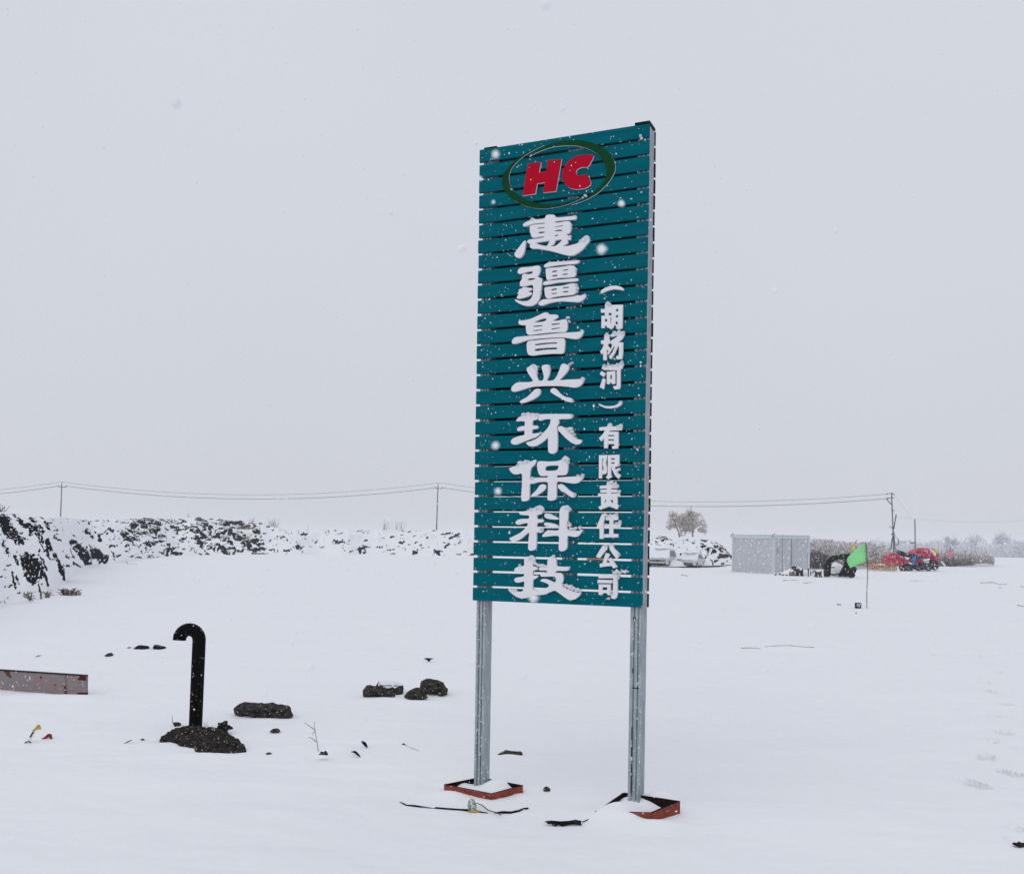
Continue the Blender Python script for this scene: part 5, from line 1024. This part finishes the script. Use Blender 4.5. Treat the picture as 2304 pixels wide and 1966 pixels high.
for lab, x, y0, y1, mt in (('thin dark stake at the right corner of the cabin', 1818.5, 1279, 1295, 'wood'), ('thin grey stake left of the brown trestle', 1824, 1283, 1290, 'pole'),):
    a = P(x, y1, 61.); b = P(x+.7, y0, 61.); m = MB(); m.tube([a+Vector((0, 0, -.15)), b], .035, 6); tag(m.build('stake', M[mt], None, org=a), lab, 'stake')
a = P(1829, 1290, 60.8); m = MB(); m.tube([a, P(1829.5, 1284, 60.8), P(1832, 1282.5, 60.8), P(1834, 1286, 60.8), P(1835, 1290, 60.8)], .035, 6); tag(m.build('bent_rod', M['wood'], None, org=a), 'bent rod between the stakes and the brown trestle', 'rod')

# ------------------------------------------------------------------ black arch with tarp
Ya = 60.5; org = P(1890, 1297, Ya)
e = thing('arch_shelter', org, 'black open arch with a crumpled tarp behind the green flag', 'shelter')
m = MB(); m.poly([chaikin([(1855,1297),(1854,1282),(1856,1269),(1862,1257),(1873,1250),(1890,1247),(1908,1245),(1918,1248),(1924,1262),(1921,1275),(1910,1297),(1887,1297),(1889,1291),(1899,1273),(1901,1263),(1896,1258),(1884,1259),(1875,1263),(1869,1273),(1868.5,1297)], 1, .2)], lambda x, y_, d_: P(x, y_, Ya)+Vector((d_*.10, d_, 0)), -.12, .22); m.build('arch', M['tarp'], e, org=org, fixn=True)
m = MB(); m.tube([P(1868, 1292, Ya), P(1876, 1293, Ya), P(1888, 1291, Ya)], .05, 6); m.tube([P(1869, 1276.5, Ya), P(1879, 1276, Ya)], .03, 6); m.tube([P(1855.5, 1297, Ya), P(1855.5, 1301, Ya-.1)], .04, 6); m.build('sill_rod', M['tarp'], e, org=org)
m = MB()
for (x, y_, rx, rz) in ((1910,1283,10,11),(1914,1290,9,7),(1903,1293,7,4),(1921,1280,4,5),(1914,1272,7,9)):
    q_ = P(x, y_, Ya-.1); m.blob((q_.x, q_.y, q_.z), rx/F*Ya, .35, rz/F*Ya, 3, .6, 2.2, seed=x)
m.build('tarp', M['tarp'], e, org=org)
m = MB(); q_ = P(1880, 1287, Ya+1.6); m.blob((q_.x, q_.y, q_.z), 21/F*Ya, .9, 22/F*Ya, 3, .12, 1.3); m.build('snow_patch', M['snow'], e, org=org, smooth=True)

# ------------------------------------------------------------------ flags, little box
Yf = G(1951, 1367).y; base = onground(1951, 1367)
e = thing('flag', base, 'bright green flag drooping from a thin bent stick in the snow', 'flag')
m = MB(); m.tube([base+Vector((0, 0, -.2)), P(1950.3, 1345, Yf), P(1950.5, 1322, Yf), P(1952, 1300, Yf), P(1952, 1275, Yf), P(1950.5, 1250, Yf), P(1948, 1219, Yf)], .0115, 8); m.build('stick', M['wood'], e, org=base, smooth=True)
fl = [(1948.5,1222),(1949.5,1240),(1950.5,1263),(1938,1267),(1927,1271),(1914,1278),(1909,1275),(1905,1269),(1904,1262),(1907,1255),(1914,1246),(1925,1236),(1938,1226)]
m = MB(); nU = 14
tl = [(1948.5,1222),(1938,1226),(1925,1236),(1914,1246),(1907,1254),(1904.5,1262)]; bl_ = [(1950.5,1263),(1944,1265.5),(1934,1268.5),(1926,1272),(1919,1275.5),(1913,1278)]
vs = []; K = 5
for i in range(len(tl)):
    for j in range(K+1):
        t = j/K; x = tl[i][0]+(bl_[i][0]-tl[i][0])*t; y_ = tl[i][1]+(bl_[i][1]-tl[i][1])*t
        if i == len(tl)-1: x -= 3*math.sin(t*math.pi)*0
        vs.append(P(x, y_, Yf+.05*math.sin(i*1.3+t*2)+.03*math.sin(t*5)))
m.add(vs, [(i*(K+1)+j, i*(K+1)+j+1, (i+1)*(K+1)+j+1, (i+1)*(K+1)+j) for i in range(len(tl)-1) for j in range(K)])
o = m.build('cloth', M['flag'], e, org=base, smooth=True); sm = o.modifiers.new('thick', 'SOLIDIFY'); sm.thickness = .004
# little dark box with light openings
Yb = G(1931, 1366).y; bo = P(1926, 1365, Yb)
e = thing('crate', bo, 'little dark box with pale openings beside the green flag stick', 'box')
k = Yb/F; m = MB()
m.box((0, -.02, -.06), (11.5*k, .12, 9*k)); m.build('shell', M['black'], e)
m = MB()
for (x0, x1, z0, z1) in ((1.5,3.0,1.5,7.5),(4.6,6.4,1.5,3.8),(4.6,6.4,5.0,7.2),(7.4,8.4,2.0,7.2),(9.2,10.3,4.6,7.4)): m.box((x0*k, -.024, z0*k), (x1*k, -.018, z1*k))
m.build('opening', M['rim'], e)
# yellow and pink flags
Yy = 84.; a = P(1917, 1240, Yy); e = thing('flag', a, 'small yellow flag tilted on a stick among the brush', 'flag')
m = MB(); m.tube([P(1914, 1262, Yy), P(1919, 1238, Yy), P(1927, 1215, Yy)], .03, 6); m.build('stick', M['wood'], e, org=a)
m = MB(); m.poly([[(1915,1239),(1914,1232),(1919,1228),(1922,1221),(1925,1223),(1924,1231),(1920,1238),(1917,1241)]], lambda x, y_, d_: P(x, y_, Yy-.06)+Vector((0, d_, 0)), -.02, .02); m.build('cloth', M['yellow'], e, org=a, fixn=True)
Yk = 98.; a = P(2136, 1250, Yk); e = thing('flag', a, 'small pink flag above the brush at the right', 'flag')
m = MB(); m.tube([P(2133, 1270, Yk), P(2139, 1232, Yk)], .03, 6); m.build('stick', M['wood'], e, org=a)
m = MB(); m.poly([[(2132,1250),(2134,1245),(2137,1241),(2142,1241),(2144,1245),(2141,1250),(2136,1253)]], lambda x, y_, d_: P(x, y_, Yk-.06)+Vector((0, d_, 0)), -.02, .02); m.build('cloth', M['pink'], e, org=a, fixn=True)
a = P(2118, 1263, 97.5); m = MB(); m.tube([a, P(2127, 1274, 97.)], .09, 6); tag(m.build('plank', M['car'], None, org=a), 'pale plank leaning on the brush below the pink flag', 'plank')

# ------------------------------------------------------------------ red farm machine and orange harrow
Ym = 80.; org = P(2050, 1281, Ym); e = thing('farm_machine', org, 'red snow-specked farm machine with black frame and blue arm', 'farm machine')
km = Ym/F
def lump_part(name, outl, matl, th, dy=0., sub=None):
    m = MB(); cxx = sum(p[0] for p in outl)/len(outl); cyy = sum(p[1] for p in outl)/len(outl); l = chaikin(outl, 1, .22); n = len(l); vs = []
    rings = ((.5, -1.), (.85, -.8), (1, -.25), (1, .25), (.8, .9))
    for s_, d_ in rings:
        for x, y_ in l:
            nn = mnoise.noise(Vector((x*.17, y_*.21, d_*1.3+dy)))*2.2
            vs.append(P(cxx+(x-cxx)*s_+nn*.5, cyy+(y_-cyy)*s_+nn*.6, Ym+dy)+Vector((0, d_*th+nn*.06, 0)))
    fs = [(i*n+j, i*n+(j+1) % n, (i+1)*n+(j+1) % n, (i+1)*n+j) for i in range(len(rings)-1) for j in range(n)]+[tuple(range(n)), tuple(reversed(range((len(rings)-1)*n, len(rings)*n)))]
    m.add(vs, fs); return m.build(name, M[matl], e, org=org, fixn=True)
lump_part('hood', [(1986,1266),(1988,1253),(1994,1247),(2004,1244),(2014,1243),(2022,1245),(2034,1252),(2042,1260),(2040,1268),(2030,1274),(2012,1274),(1996,1271)], 'mred', .55)
lump_part('hood', [(2041,1244),(2052,1237),(2062,1233.5),(2076,1233),(2092,1233),(2102,1235),(2109,1241),(2112,1252),(2110,1262),(2105,1266),(2101,1257),(2094,1255),(2080,1258),(2064,1256),(2052,1254)], 'mred', .6, .3)
lump_part('bar', [(2013,1240),(2020,1236),(2028,1240),(2036,1245),(2050,1247),(2064,1247),(2076,1251),(2079,1257),(2066,1255),(2052,1255),(2038,1253),(2026,1247)], 'mblack', .25, -.5)
lump_part('bar', [(2014,1248),(2021,1246),(2034,1254),(2048,1264),(2043,1267),(2030,1259)], 'mred', .15, -.7)
lump_part('frame', [(2022,1274),(2030,1269),(2040,1266),(2050,1268),(2056,1275),(2052,1284),(2040,1285),(2030,1287),(2025,1281)], 'mblack', .4, -.2)
lump_part('frame', [(2050,1272),(2058,1264),(2068,1260),(2078,1263),(2088,1270),(2097,1279),(2090,1285),(2080,1281),(2070,1284),(2058,1282)], 'mblack', .35, -.1)
lump_part('frame', [(2086,1264),(2092,1258),(2100,1260),(2110,1264),(2113,1272),(2107,1283),(2098,1281),(2089,1276)], 'mblack', .35, .1)
lump_part('hood', [(2044,1256),(2056,1253),(2070,1257),(2080,1262),(2072,1268),(2058,1268),(2046,1265)], 'mred', .3, -.15)
lump_part('arm', [(2052,1270),(2053,1258),(2046,1264),(2056,1250),(2062,1247),(2061,1254),(2059,1262),(2056,1271)], 'blue', .08, -.85)
lump_part('arm', [(2062,1248),(2066,1249),(2078,1258),(2075,1259)], 'blue', .05, -.85)
lump_part('panel', [(2077,1262),(2086,1258),(2090,1262),(2091,1267),(2082,1267)], 'car', .06, -.75)
lump_part('cap', [(2101,1237),(2106,1236),(2110,1241),(2109,1246),(2103,1244)], 'yellow', .2, -.35)
lump_part('stripe', [(2091,1235),(2096,1235),(2103,1243),(2106,1250),(2102,1251),(2098,1244)], 'snow', .2, -.4)
m = MB(); m.tube([P(2036, 1266, Ym-.8), P(2057, 1249, Ym-.9), P(2078, 1259, Ym-.8)], .035, 6); m.build('brace', M['mblack'], e, org=org)
Yo = 77.; org = P(1982, 1285, Yo); e = thing('harrow', org, 'orange toothed harrow lying left of the red machine', 'harrow')
m = MB()
for dz, dy in ((1265,0.),(1272,-.3)):
    m.tube([P(1953, dz, Yo+dy), P(1985, dz+1.5, Yo+dy), P(2018, dz+3, Yo+dy)], .045, 6)
for x in range(1956, 2018, 7): m.tube([P(x, 1264, Yo-.1), P(x+2, 1274, Yo-.3)], .03, 5)
m.build('frame', M['orange'], e, org=org)
for i in range(16):
    x = 1954+i*4.1; y_ = 1272+(x-1954)*.04; m = MB(); m.tube([P(x, y_-2, Yo-.3), P(x+1.6, y_+4, Yo-.45), P(x+.4, y_+8, Yo-.35), P(x-1.2, y_+11, Yo-.3)], [.05, .055, .05, .025], 5); m.build('tine', M['orange'], e, org=org)
c_ = P(1941, 1269, Yo-.1); m = MB(); m.blob(tuple(c_), .11, .1, .15, 2, .2, 2); m.build('hub', M['brown_rock'], e, org=org)
m = MB(); m.tube([P(1944, 1265, Yo), P(1954, 1265, Yo)], .03, 5); m.tube([P(1944, 1272, Yo), P(1954, 1274, Yo)], .03, 5); m.build('drawbar', M['wood'], e, org=org)

# ------------------------------------------------------------------ falling snow (real flakes in the air)
m = MB()
def flake(p, r):
    a = R.uniform(0, 6.28); ax = r*R.uniform(.6, 1.2); az = r*R.uniform(.7, 1.5)
    m.add([(p.x-ax, p.y, p.z), (p.x, p.y-ax, p.z), (p.x+ax, p.y, p.z), (p.x, p.y+ax, p.z), (p.x+ax*.3*math.sin(a), p.y, p.z+az), (p.x, p.y, p.z-az)],
          [(0,1,4),(1,2,4),(2,3,4),(3,0,4),(1,0,5),(2,1,5),(3,2,5),(0,3,5)])
def vol(n, y0, y1, r0, r1):
    for _ in range(n):
        Y = (y0**3+(y1**3-y0**3)*R.random())**(1/3); x = R.uniform(-.62, .62)*Y; z = R.uniform(-.36, .60)*Y+CAMH
        if z < .03: continue
        flake(Vector((x, Y, z)), R.uniform(r0, r1))
vol(9000, 2.0, 9.5, .0018, .0040)
vol(9000, 9.5, 30, .005, .011)
vol(9000, 30, 62, .014, .03)
for px, py, Y, r in ((1115,348,.62,.0027),(1398,458,.75,.0030),(1354,562,.62,.0036),(1115,1003,.62,.0027),(1121,1105,.66,.0028),(1110,455,.9,.0020),(1080,402,.9,.0024),(1200,1345,.55,.0030),(395,233,.55,.0034),(1228,12,.5,.0034),(1266,245,.7,.003),(1040,560,.8,.004),(880,480,.9,.003),(1880,520,.9,.003),(1745,655,.8,.003),(700,1500,.8,.003),(1180,1520,.7,.003),(1062,1490,.8,.003)):
    q_ = P(px, py, Y); r *= .8; m.blob((q_.x, q_.y, q_.z), r, r, r, 2, .3, 1.5, seed=px)
stuff(m.build('falling_snow', M['flake'], None, org=(0, 5, 2)))

# ------------------------------------------------------------------ snow-thick air
m = MB(); m.box((-900, -30, -18), (900, 1400, 13.5))
hz = m.build('haze', [], None, org=(0, 300, 0)); stuff(hz)
hm = bpy.data.materials.new('haze_air'); hm.use_nodes = True; N = hm.node_tree.nodes; N.remove(N['Principled BSDF'])
pv = N.new('ShaderNodeVolumePrincipled'); pv.inputs['Color'].default_value = (.97, .98, 1, 1); pv.inputs['Density'].default_value = .0006
hm.node_tree.links.new(pv.outputs[0], N['Material Output'].inputs['Volume']); hz.data.materials.clear(); hz.data.materials.append(hm)
